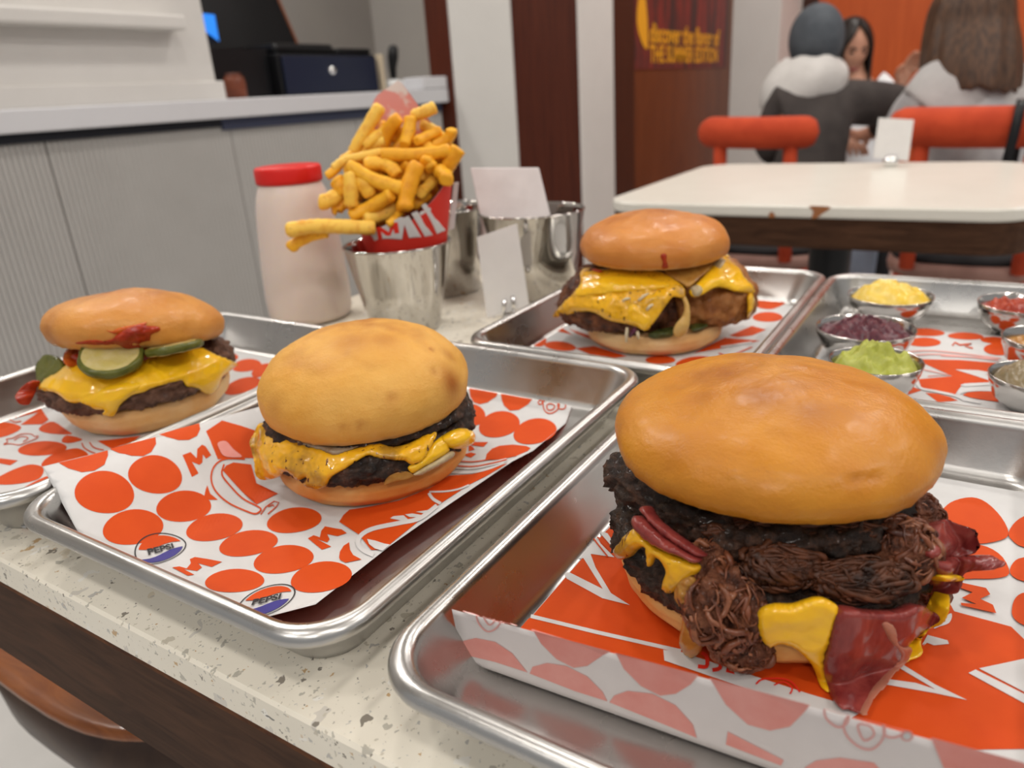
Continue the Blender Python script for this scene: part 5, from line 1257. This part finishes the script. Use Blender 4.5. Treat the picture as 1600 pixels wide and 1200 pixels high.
def grilled(name, thr):
    m = mat(name, (0.80, 0.38, 0.012), 0.26, Subsurface_Weight=0.12, Subsurface_Scale=0.004, Coat_Weight=0.5, Coat_Roughness=0.10); t = NT(m)
    b = t.ramp(t.noise(45, 3), [(0.35, (0.86, 0.46, 0.010)), (0.7, (0.74, 0.37, 0.012))])
    b = t.mix(t.ramp(t.noise(34, 4, .6), [(thr, (0, 0, 0)), (thr + .14, (.75, .75, .75))]), b, (0.26, 0.125, 0.018))
    b = t.mix(t.ramp(t.noise(300, 3, .6, vec=t.coord((1, 1, .45))), [(.63, (0, 0, 0)), (.67, (1, 1, 1))]), b, (0.10, 0.018, 0.006))
    t.col(b); t.bump(t.noise(130, 4), .15, .0012); return m
M_chzg = grilled('griddled_cheese', 0.50)
M_chzo = grilled('cheese_over_onion', 0.58)
M_mayo = food('grey_onion_sauce', (0.34, 0.27, 0.19), (0.22, 0.15, 0.09), 120, 0.22, .2)
M_white = food('white_sauce', (0.50, 0.42, 0.28), (0.40, 0.29, 0.14), 120, 0.2, .2)
M_pick = food('pickle_flesh', (0.44, 0.36, 0.11), (0.50, 0.42, 0.20), 120, 0.22, .2); M_prind = food('pickle_rind', (0.075, 0.085, 0.014), (0.14, 0.14, 0.025), 60, 0.25)
M_jam = food('tomato_jam', (0.44, 0.045, 0.010), (0.30, 0.022, 0.008), 110, 0.18, .2); M_jamo = food('tomato_jam_orange', (0.62, 0.15, 0.015), (0.50, 0.07, 0.010), 110, 0.2, .2)
M_past = noisy('pastrami', (0.17, 0.020, 0.019), (0.29, 0.052, 0.042), 50, 0.25, stretch=(3, 3, .6), Subsurface_Weight=0.15, Subsurface_Scale=0.004, bump=.15, bscale=160, bdist=.001, Coat_Weight=.3)
M_fat = food('pastrami_fat', (0.46, 0.20, 0.13), (0.38, 0.12, 0.08), 100, 0.3)
M_gold = food('golden_onion', (0.50, 0.27, 0.06), (0.36, 0.16, 0.03), 110, 0.2, .2)
def Q(off, sc_, pts): return crop(off, sc_, pts)

# --- the plain cheeseburger on the second tray
b2, c2 = burger('cheeseburger', 'cheeseburger with pale golden dome bun and griddle-speckled cheese, next to the round soda logos', (-0.3202, 0.3200), (-0.7134, 0.7008))
z2 = surf_g(c2, [(.0695, .0), (.0700, .014), (.0708, .024), (.0700, .031), (.066, .037), (.058, .042), (.045, .0445)])
ring_lump('bottom_bun', b2, c2, [(0.0005, .0), (.046, .0), (.056, .002), (.0615, .008), (.0625, .014), (.0605, .020), (.050, .0215), (.0005, .0215)], .0008, 60, 2.0, M_bot5, octv=3)
ring_lump('patty', b2, c2, [(0.0005, .0195), (.055, .0195), (.0645, .021), (.0685, .026), (.0680, .032), (.0635, .037), (.052, .039), (.0005, .039)], .0036, 115, 4.0, M_char2, 190, 5, rim=lambda a_: .02 * math.sin(math.radians(a_ * 3 + 40)) + .035 * math.exp(-((a_ - 192) / 14) ** 2))
ring_lump('patty', b2, c2, [(0.0005, .036), (.050, .036), (.062, .038), (.066, .041), (.062, .046), (.050, .047), (.0005, .047)], .0026, 120, 9.0, M_char2, 150, 3, rim=lambda a_: -.04 + .05 * math.sin(math.radians(a_ * 2 + 100)))
k2 = lambda pts: Q((360, 480), 3.53, pts)
patch('cheese_slice', b2, c2, z2, k2([(165, 640), (215, 640), (270, 680), (330, 705), (420, 745), (560, 790), (640, 785), (720, 770), (800, 745), (900, 770), (1010, 740), (1110, 680), (1140, 695), (1100, 780), (1062, 840), (1000, 868), (960, 846), (880, 842), (800, 828), (760, 818), (700, 848), (640, 888), (565, 930), (540, 962), (512, 998), (440, 1000), (402, 978), (418, 938), (372, 958), (330, 920), (290, 908), (262, 935), (215, 950), (165, 952), (142, 920), (137, 850), (122, 790), (110, 745), (138, 690)]), .0030, M_chzg, 3.2, 7, .0009, 110, 1.0)
patch('cheese_slice', b2, c2, z2, k2([(1000, 868), (1060, 835), (1100, 775), (1165, 715), (1240, 680), (1215, 760), (1215, 800), (1130, 850), (1062, 890), (1012, 918), (982, 890)]), .0026, M_chz, 3.2, 7, .0008, 120, 2.0, lift=-.002)
patch('cheese_slice', b2, c2, z2, k2([(1165, 720), (1250, 668), (1318, 678), (1346, 712), (1332, 758), (1265, 782), (1205, 770)]), .0055, M_chz, 3.2, 12, .0008, 120, 3.0)
patch('onion_sauce', b2, c2, z2, k2([(325, 690), (400, 705), (480, 730), (560, 758), (640, 768), (715, 762), (650, 795), (575, 818), (510, 790), (430, 768), (360, 738)]), .0042, M_mayo, 3.0, 7, .0016, 170, 4.0, lift=.001)
patch('white_sauce', b2, c2, z2, k2([(1010, 922), (1075, 880), (1150, 838), (1220, 792), (1240, 815), (1180, 862), (1100, 905), (1040, 930)]), .0022, M_white, 3.0, 6, .0008, 150, 5.0)
patch('grease_drip', b2, c2, z2, k2([(870, 935), (960, 905), (1020, 925), (1000, 945), (900, 968), (850, 985)]), .0012, M_gold, 3.0, 6, .0006, 150, 6.0, lift=-.004)
top_bun(b2, c2, .0665, .0529, .0436, M_bun2, 3.0, spots=[(-40, .44, .0105, 1.0), (-24, .66, .006, .5), (-100, .97, .016, .55), (-60, .95, .012, .5), (-145, .42, .008, .35), (-42, .33, .004, .3), (-20, .2, .006, .25), (-80, .45, .006, .22), (-33, .78, .002, .9)],
        dents=[(-95, .30, .0028, .0009), (-103, .28, .0022, .0008), (-48, .62, .0036, .0009), (-78, .52, .004, .0006)])

# --- the pickle cheeseburger on the tray by the counter
b1, c1 = burger('pickle_burger', 'open-looking cheeseburger with pickle slices and red tomato jam, bright yellow cheese', (-0.5640, 0.3165), (-0.8801, 0.4748))
z1 = surf_g(c1, [(.066, .0), (.0675, .022), (.0715, .030), (.0725, .037), (.0705, .044), (.064, .050), (.052, .055), (.040, .0565)])
ring_lump('bottom_bun', b1, c1, [(0.0005, .0), (.044, .0), (.054, .002), (.0615, .010), (.0640, .018), (.0625, .024), (.052, .026), (.0005, .026)], .0010, 50, 12.0, M_bot, octv=3)
ring_lump('patty', b1, c1, [(0.0005, .023), (.056, .023), (.066, .025), (.0715, .031), (.071, .039), (.066, .045), (.052, .047), (.0005, .047)], .0036, 105, 14.0, M_patty1, 190, 5, rim=lambda a_: .02 * math.sin(math.radians(a_ * 4)) + .03 * math.exp(-((a_ - 185) / 12) ** 2))
k1 = lambda pts: Q((0, 450), 4.0, pts)
patch('cheese_slice', b1, c1, z1, k1([(248, 612), (290, 560), (350, 530), (410, 480), (462, 462), (505, 470), (560, 500), (700, 535), (800, 495), (880, 420), (1000, 395), (1100, 385), (1250, 372), (1350, 418), (1482, 470), (1476, 490), (1425, 530), (1392, 560), (1372, 612), (1342, 652), (1300, 662), (1250, 636), (1210, 624), (1168, 615), (1140, 582), (1080, 590), (1040, 602), (950, 626), (900, 652), (832, 668), (782, 702), (742, 742), (716, 792), (690, 806), (638, 792), (652, 764), (600, 762), (560, 742), (510, 716), (460, 722), (410, 706), (372, 672), (322, 650), (242, 642)]), .0030, M_chz, 3.2, 7, .0011, 75, 7.0)
patch('cheese_fold', b1, c1, z1, k1([(500, 700), (580, 660), (680, 610), (790, 580), (880, 590), (870, 630), (780, 690), (735, 742), (712, 788), (690, 802), (642, 790), (655, 760), (590, 745)]), .0022, M_chz, 3.0, 9, .0008, 90, 8.0, lift=.0022)
def px3(p, dd, c, z): 
    b_ = np.array([*c['p'], ZP + z]); return at_d([p], FW @ (b_ - CAM) + dd)[0]
vw = np.array([-c1['f'][0], -c1['f'][1], 0.0])
disc_slice('pickle_slice', b1, px3((174, 558), -.054, c1, .06), np.array([0, 0, 1.0]) + vw * .42, .0222, .0075, [M_pick, M_prind], 1.0)
disc_slice('pickle_slice', b1, px3((273, 543), -.040, c1, .06), np.array([0, 0, 1.0]) - vw * .20, .0205, .0065, [M_pick, M_prind], 2.0)
disc_slice('pickle_slice', b1, px3((80, 583), -.030, c1, .05), np.array([0, 0, .75]) + np.array([*(-c1['r']), 0]) * .9 + vw * .5, .0215, .005, [M_prind, M_prind], 3.0, .6)
patch('tomato_jam', b1, c1, z1, k1([(105, 690), (120, 650), (165, 600), (215, 575), (250, 590), (215, 640), (190, 690), (165, 730), (130, 725)]), .0026, M_jam, 3.0, 8, .0014, 150, 9.0, lift=.001)
patch('tomato_jam', b1, c1, z1, k1([(470, 450), (500, 405), (540, 375), (600, 360), (560, 400), (520, 430), (500, 475), (478, 490)]), .003, M_jamo, 3.0, 8, .0018, 150, 10.0, lift=.010)
ring_lump('jam_filling', b1, c1, [(0.0005, .045), (.042, .046), (.050, .052), (.048, .058), (.040, .062), (.0005, .064)], .004, 110, 18.0, M_jam, 90, 4)
c1b = dict(c1); c1b['p'] = c1['p'] + c1['r'] * .004 + c1['f'] * .004
tb1 = top_bun(b1, c1b, .0648, .0420, .0590, M_bun1, 5.5, spots=[(-30, .45, .012, .35), (-160, .3, .012, .4), (-75, .9, .03, .25)], lump=.0022, tilt=(-.14, -.13))
g1b = surf_g(c1b, [(.055, .068), (.0622, .0755), (.0650, .080), (.0645, .086), (.060, .094), (.050, .101), (.03, .107)])
patch('tomato_jam', b1, c1, g1b, k1([(735, 285), (800, 248), (880, 226), (925, 235), (990, 240), (1002, 268), (945, 300), (975, 335), (940, 378), (860, 395), (790, 390), (720, 352), (640, 338), (700, 318)]), .0036, M_jam, 2.8, 7, .0022, 170, 11.0)
patch('tomato_jam', b1, c1, g1b, k1([(660, 262), (700, 270), (735, 250), (800, 235), (870, 222), (920, 210), (900, 240), (820, 262), (740, 285), (700, 285)]), .0016, M_jamo, 2.8, 6, .0010, 170, 12.0)
patch('tomato_jam', b1, c1, g1b, k1([(450, 350), (560, 325), (640, 330), (720, 345), (800, 385), (760, 400), (640, 378), (520, 372)]), .0014, M_jam, 3.0, 7, .0008, 150, 13.0)
patch('onion_piece', b1, c1, g1b, k1([(965, 305), (1010, 302), (1065, 325), (1020, 335), (975, 328)]), .0016, M_white, 2.8, 6, .0004, 150, 14.0, lift=.001)

# --- the fried chicken burger on the third tray
b3, c3 = burger('chicken_burger', 'fried chicken burger with glossy amber bun, a dark red drip and overflowing cheese', (-0.2495, 0.6388), (-0.3644, 0.9312))
z3 = surf_g(c3, [(.068, .0), (.070, .020), (.0745, .034), (.0735, .046), (.069, .056), (.060, .066), (.046, .074), (.036, .077)], lat=1.23)
ring_lump('bottom_bun', b3, c3, [(0.0005, .0), (.046, .0), (.056, .002), (.0625, .008), (.0640, .014), (.0620, .0205), (.052, .022), (.0005, .022)], .0008, 50, 22.0, M_bot, octv=3)
ring_lump('beef_patty', b3, c3, [(0.0005, .021), (.044, .021), (.055, .024), (.0600, .032), (.0585, .043), (.052, .054), (.044, .063), (.034, .072), (.0005, .0745)], .0040, 95, 24.0, M_crust, 170, 5, lat=1.05, off=(-.028, -.004))
ring_lump('fried_chicken', b3, c3, [(0.0005, .0195), (.034, .0195), (.045, .024), (.0500, .034), (.0495, .047), (.043, .058), (.034, .068), (.0005, .072)], .0050, 60, 26.0, M_chick, 150, 5, lat=1.05, off=(.041, .004))
k3 = lambda pts: Q((860, 320), 4.8, pts)
patch('cheese_slice', b3, c3, z3, k3([(20, 830), (60, 770), (150, 685), (225, 595), (220, 530), (250, 470), (400, 480), (560, 470), (720, 480), (850, 510), (960, 580), (1012, 640), (1000, 700), (925, 690), (872, 750), (802, 850), (762, 900), (722, 942), (650, 920), (592, 900), (502, 882), (422, 862), (332, 812), (262, 800), (182, 812), (100, 830), (30, 842)]), .0032, M_chzo, 3.4, 8, .0022, 90, 15.0)
patch('cheese_fold', b3, c3, z3, k3([(240, 600), (330, 560), (480, 535), (640, 525), (800, 560), (900, 600), (800, 640), (640, 650), (480, 665), (330, 680), (200, 690)]), .0030, M_chz, 3.2, 10, .0014, 90, 16.0, lift=.003)
patch('cheese_fold', b3, c3, z3, k3([(590, 760), (640, 740), (690, 800), (760, 840), (735, 920), (700, 945), (640, 905), (585, 880)]), .0032, M_chz, 3.0, 8, .0012, 110, 17.0, lift=.002)
patch('melted_strand', b3, c3, z3, k3([(960, 640), (1005, 660), (1045, 740), (1052, 850), (1040, 930), (1000, 985), (950, 992), (922, 950), (945, 890), (1000, 820), (1005, 740)]), .0034, food('pale_melt', (0.66, 0.42, 0.14), (0.58, 0.34, 0.09), 80, .25, .2), 3.0, 8, .0008, 110, 18.0, lift=-.002)
patch('onion_slice', b3, c3, z3, k3([(850, 490), (1000, 460), (1150, 420), (1235, 410), (1180, 500), (1110, 560), (1040, 622), (985, 590), (920, 555)]), .0030, M_gold, 3.2, 8, .0010, 100, 19.0)
patch('cheese_slice', b3, c3, z3, k3([(1045, 640), (1100, 590), (1200, 480), (1285, 365), (1345, 400), (1395, 440), (1442, 540), (1512, 610), (1532, 690), (1500, 664), (1400, 652), (1300, 622), (1230, 624), (1160, 664), (1100, 692), (1058, 682)]), .0036, M_chz, 3.2, 9, .0016, 90, 20.0, lift=.001)
patch('cheese_fold', b3, c3, z3, k3([(1500, 640), (1532, 690), (1528, 760), (1505, 830), (1488, 850), (1492, 760), (1488, 690)]), .0022, M_chz, 3.0, 7, .0006, 90, 21.0)
patch('white_sauce', b3, c3, z3, k3([(1050, 625), (1100, 600), (1130, 640), (1110, 685), (1065, 682)]), .0042, M_white, 2.8, 7, .0010, 150, 22.0, lift=.003)
patch('white_sauce', b3, c3, z3, k3([(1215, 420), (1260, 405), (1285, 440), (1250, 490), (1225, 480)]), .0042, M_white, 2.8, 7, .0010, 150, 23.0, lift=.003)
M_slaw = food('slaw_white', (0.70, 0.62, 0.46), (0.62, 0.50, 0.32), 100, .3); M_slawp = food('slaw_purple', (0.06, 0.010, 0.03), (0.10, 0.015, 0.04), 100, .3); M_green = food('lettuce_green', (0.035, 0.045, 0.010), (0.08, 0.09, 0.02), 100, .35)
for (pa_, pb_, w, m_) in (((575, 925), (568, 1028), .0016, M_slaw), ((640, 930), (595, 990), .0022, M_slawp), ((650, 950), (662, 1005), .0016, M_slaw), ((540, 720), (600, 700), .0012, M_slaw), ((660, 720), (735, 665), .0014, M_slaw), ((720, 790), (770, 745), .0014, M_slaw)):
    e = hit_g(k3([pa_, pb_]), z3, .45, .85); e = e + (CAM - e) / np.linalg.norm(CAM - e, axis=1)[:, None] * .004
    mesh('slaw_shred', *tube([e[0], (e[0] + e[1]) / 2 + [0, 0, .0008], e[1]], [w * .8, w, w * .6], 8), m_, b3)
for i, pl in enumerate(([(740, 960), (860, 925), (925, 915), (910, 990), (760, 1005)], [(1060, 880), (1130, 875), (1190, 905), (1100, 950), (1058, 940)])):
    patch('lettuce', b3, c3, surf_g(c3, [(.064, .014), (.066, .026)]), k3(pl), .0028, M_green, 3.0, 7, .0020, 180, 24.0 + i)
top_bun(b3, c3, .0669, .0405, .0786, M_bun3, 7.5, spots=[(-170, .25, .016, .5), (-20, .25, .010, .4), (-150, .6, .02, .3), (-95, .97, .02, .35)], lump=.0022)
g3b = surf_g(c3, [(.060, .078), (.0645, .0825), (.0668, .090), (.065, .100), (.058, .109), (.04, .116)])
patch('sauce_drip', b3, c3, g3b, k3([(825, 385), (840, 365), (872, 372), (872, 420), (885, 470), (862, 482), (835, 478), (842, 430)]), .0016, M_jam, 2.2, 5, .0003, 120, 25.0)
patch('sauce_spot', b3, c3, g3b, k3([(290, 480), (340, 480), (385, 495), (360, 512), (300, 506)]), .001, M_jam, 2.2, 5, .0003, 120, 26.0)

# --- the pulled beef burger on the front right tray
b5, c5 = burger('pulled_beef_burger', 'tall burger with wide glossy golden bun, pulled beef and red pastrami hanging out', (-0.0655, 0.3080), (-0.1564, 0.9877))
z5 = surf_g(c5, [(.066, .0), (.0695, .010), (.0725, .022), (.0735, .036), (.0725, .050), (.069, .060), (.060, .067), (.045, .070)])
zi5 = surf_g(c5, [(.064, .0), (.0685, .010), (.0705, .022), (.0705, .036), (.068, .050), (.062, .060), (.052, .067), (.040, .070)])
ring_lump('bottom_bun', b5, c5, [(0.0005, .0), (.048, .0), (.058, .002), (.0645, .009), (.0660, .015), (.0640, .021), (.052, .023), (.0005, .023)], .0008, 50, 32.0, M_bot5, octv=3)
ring_lump('patty', b5, c5, [(0.0005, .0205), (.058, .0205), (.068, .022), (.0720, .027), (.0715, .034), (.066, .039), (.054, .041), (.0005, .041)], .0034, 115, 34.0, M_char2, 220, 6, rim=lambda a_: .018 * math.sin(math.radians(a_ * 3 + 30)))
ring_lump('patty', b5, c5, [(0.0005, .045), (.056, .045), (.066, .047), (.0700, .052), (.0690, .058), (.062, .062), (.0005, .063)], .0034, 115, 39.0, M_char2, 200, 5, rim=lambda a_: -.16 + .22 * math.exp(-((a_ - 188) / 22) ** 2))
ka = lambda pts: Q((940, 740), 3.75, pts)
kb = lambda pts: Q((1220, 740), 3.244, pts)
patch('cheese_slice', b5, c5, z5, ka([(70, 462), (100, 410), (190, 315), (235, 350), (305, 425), (400, 465), (500, 505), (575, 540), (562, 585), (502, 622), (442, 682), (380, 705), (350, 655), (372, 590), (362, 540), (312, 492), (292, 532), (266, 542), (256, 442), (212, 440), (172, 482), (100, 505)]), .0032, M_chzg, 4.5, 10, .0010, 110, 30.0)
patch('cheese_slice', b5, c5, z5, kb([(-120, 700), (-40, 660), (60, 660), (200, 625), (300, 690), (262, 800), (216, 950), (250, 1085), (238, 1112), (200, 1080), (170, 990), (112, 922), (60, 882), (0, 868), (-60, 880), (-110, 820)]), .0034, M_chz, 4.5, 10, .0012, 80, 31.0)
patch('cheese_slice', b5, c5, z5, kb([(800, 590), (838, 600), (842, 700), (804, 770), (742, 792), (702, 850), (716, 900), (690, 932), (602, 962), (545, 962), (560, 880), (640, 840), (740, 720)]), .0034, M_chz, 4.5, 10, .0010, 90, 32.0)
patch('cheese_fold', b5, c5, z5, kb([(755, 512), (800, 505), (852, 518), (850, 545), (780, 545)]), .003, M_chz, 4.0, 8, .0008, 90, 33.0, lift=.006)
patch('onion_sauce', b5, c5, z5, ka([(440, 640), (500, 590), (560, 630), (540, 720), (510, 800), (460, 780), (425, 720)]), .0018, M_gold, 3.4, 9, .0022, 190, 34.0, lift=.0005)
patch('onion_sauce', b5, c5, z5, ka([(490, 800), (550, 850), (600, 940), (580, 1040), (530, 1082), (480, 1050), (455, 980), (470, 880)]), .0042, M_gold, 4.0, 10, .0014, 120, 35.0)
# pastrami slices
fd = lambda ax, ay, fq, am, ph=0.0: (lambda q_: am * math.sin((q_[0] * ax + q_[1] * ay) * fq + ph))
patch('pastrami_slice', b5, c5, z5, kb([(268, 690), (340, 670), (430, 690), (560, 690), (650, 655), (742, 690), (772, 722), (750, 762), (650, 832), (602, 862), (582, 922), (522, 982), (472, 1062), (432, 1122), (392, 1205), (330, 1190), (268, 1160), (222, 1052), (206, 970), (230, 862)]), .0030, M_past, 4.5, 8, .0010, 80, 36.0, lift=.0035, fold=fd(1, .25, .085, .0016))
patch('pastrami_fat', b5, c5, z5, kb([(505, 735), (530, 760), (545, 850), (600, 862), (582, 922), (522, 982), (472, 1062), (432, 1122), (402, 1200), (380, 1190), (425, 1080), (500, 960), (545, 900), (515, 840), (490, 790), (475, 745)]), .0010, M_fat, 3.6, 6, .0006, 120, 37.0, lift=.0066, fold=fd(1, .25, .085, .0016))
patch('pastrami_slice', b5, c5, zi5, kb([(680, 380), (730, 300), (790, 232), (860, 262), (948, 330), (966, 372), (925, 412), (880, 425), (800, 440), (720, 450)]), .0030, M_past, 4.0, 8, .0010, 90, 38.0, lift=.004, fold=fd(.6, 1, .11, .0018))
patch('pastrami_slice', b5, c5, zi5, kb([(700, 430), (780, 420), (880, 420), (950, 415), (1062, 448), (1078, 470), (1000, 492), (872, 502), (850, 560), (800, 610), (750, 560), (720, 490)]), .0030, M_past, 4.0, 8, .0010, 90, 39.0, lift=.006, fold=fd(.3, 1, .12, .0016))
patch('pastrami_slice', b5, c5, z5, ka([(200, 285), (215, 245), (262, 262), (330, 330), (420, 400), (520, 462), (592, 500), (556, 525), (470, 485), (400, 462), (300, 405), (228, 345)]), .0034, M_past, 4.0, 8, .0008, 120, 40.0, lift=.003)
patch('pastrami_slice', b5, c5, z5, ka([(225, 200), (285, 190), (330, 262), (430, 345), (540, 420), (620, 480), (560, 490), (460, 430), (350, 350), (262, 255)]), .0034, M_past, 4.0, 8, .0008, 120, 41.0, lift=.0005)
# pulled beef: heaps of strands over a dark core
def strands(parent, heaps, seed):
    rnd = random.Random(seed); A = []; B = []
    dep = FW @ (np.array([*c5['p'], ZP + .04]) - CAM)
    for (px, rx, ry, dz, n_, dark, along) in heaps:
        e = hit_g([px], zi5, dep - .12, dep + .08)[0]; d_ = FW @ (e - CAM); sx, sy = rx * d_ / FPX, ry * d_ / FPX
        ctr = e + FW * (.004 + dz); R3 = (RT, UP, FW); S3 = np.array([sx, sy, min(sx, sy) * .85])
        V, F = ellipsoid(ctr, S3 * .95, R3, 72, 44)
        al = np.array(along); al = al / np.linalg.norm(al); W2 = []
        for p in V:
            d3 = p - ctr; u = (d3 @ RT) * al[0] + (d3 @ UP) * al[1]; w_ = -(d3 @ RT) * al[1] + (d3 @ UP) * al[0]; q3 = d3 @ FW
            wv = .0022 * fbm(p, 160, 2, .5, 7.0); k = fbm((u * .30, w_ + wv, q3), 330, 4, .6, px[0] * .01)
            W2.append(p + d3 * (.20 * fbm(p, 110, 3, .6, 3.0) + .17 * (1 - 2.2 * abs(k))))
        B.append((np.array(W2), F))
        for _ in range(int(n_ * .75)):
            q_ = np.array([rnd.gauss(0, 1), rnd.gauss(0, 1), -abs(rnd.gauss(0, .8)) + .25]); q_ /= np.linalg.norm(q_)
            w = np.array([rnd.gauss(along[0] * 1.2, .6), rnd.gauss(along[1] * 1.2, .6), rnd.gauss(0, .4)]); pts = []; L = rnd.randint(5, 10); rad = rnd.choice((.0003, .0004, .0006, .0008, .0011, .0015))
            k0 = rnd.uniform(.86, 1.16); ph_ = rnd.uniform(0, 6)
            for s_ in range(L):
                w = w - q_ * (w @ q_); w /= np.linalg.norm(w) + 1e-9
                q_ = q_ + w * .13; q_ /= np.linalg.norm(q_); w = w + np.array([rnd.gauss(0, .30), rnd.gauss(0, .30), rnd.gauss(0, .30)])
                k = k0 + .07 * math.sin(s_ * .9 + ph_)
                pts.append(ctr + k * (q_[0] * S3[0] * RT + q_[1] * S3[1] * UP + q_[2] * S3[2] * FW))
            pts = np.array(pts); pts[:, 2] = np.maximum(pts[:, 2], ZP + .001)
            A.append(tube(pts, [rad * (.5 + .5 * math.sin(math.pi * (i + .5) / L)) for i in range(L)], 5))
    return A, B
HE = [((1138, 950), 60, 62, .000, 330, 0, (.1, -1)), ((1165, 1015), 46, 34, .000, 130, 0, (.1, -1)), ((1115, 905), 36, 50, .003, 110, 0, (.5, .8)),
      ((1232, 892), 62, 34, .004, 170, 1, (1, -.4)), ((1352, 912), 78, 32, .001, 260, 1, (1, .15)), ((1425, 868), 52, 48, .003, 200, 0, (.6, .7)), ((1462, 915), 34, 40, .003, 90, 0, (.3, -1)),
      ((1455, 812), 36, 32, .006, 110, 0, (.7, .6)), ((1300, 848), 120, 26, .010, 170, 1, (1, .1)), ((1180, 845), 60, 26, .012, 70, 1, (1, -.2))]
A_, B_ = strands(b5, [h_ for h_ in HE if not h_[5]], 5)
mesh('pulled_beef', *join(A_[::3] + A_[1::3]), M_pull, b5, kind='stuff', label='loose brown shreds of pulled beef'); mesh('pulled_beef', *join(A_[2::3]), M_pull3, b5, kind='stuff', label='paler tan shreds of pulled beef'); mesh('pulled_beef', *join(B_), M_pullm, b5, kind='stuff', label='matted heap of moist pulled beef')
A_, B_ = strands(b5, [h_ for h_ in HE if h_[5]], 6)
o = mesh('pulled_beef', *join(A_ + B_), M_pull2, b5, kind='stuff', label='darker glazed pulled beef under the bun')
top_bun(b5, c5, .0684, .0365, .0692, M_bun5, 1.5, spots=[(-100, .97, .013, .75), (-60, .93, .010, .6), (-140, .92, .010, .5), (-120, .55, .012, .3), (-40, .45, .012, .3), (-155, .35, .008, .35), (-15, .5, .012, .35), (-95, .35, .010, .2), (-20, .05, .004, .9)],
        dents=[(-58, .56, .0024, .0011), (-52, .54, .0026, .0009), (-120, .45, .004, .0005)], rag=.0020)
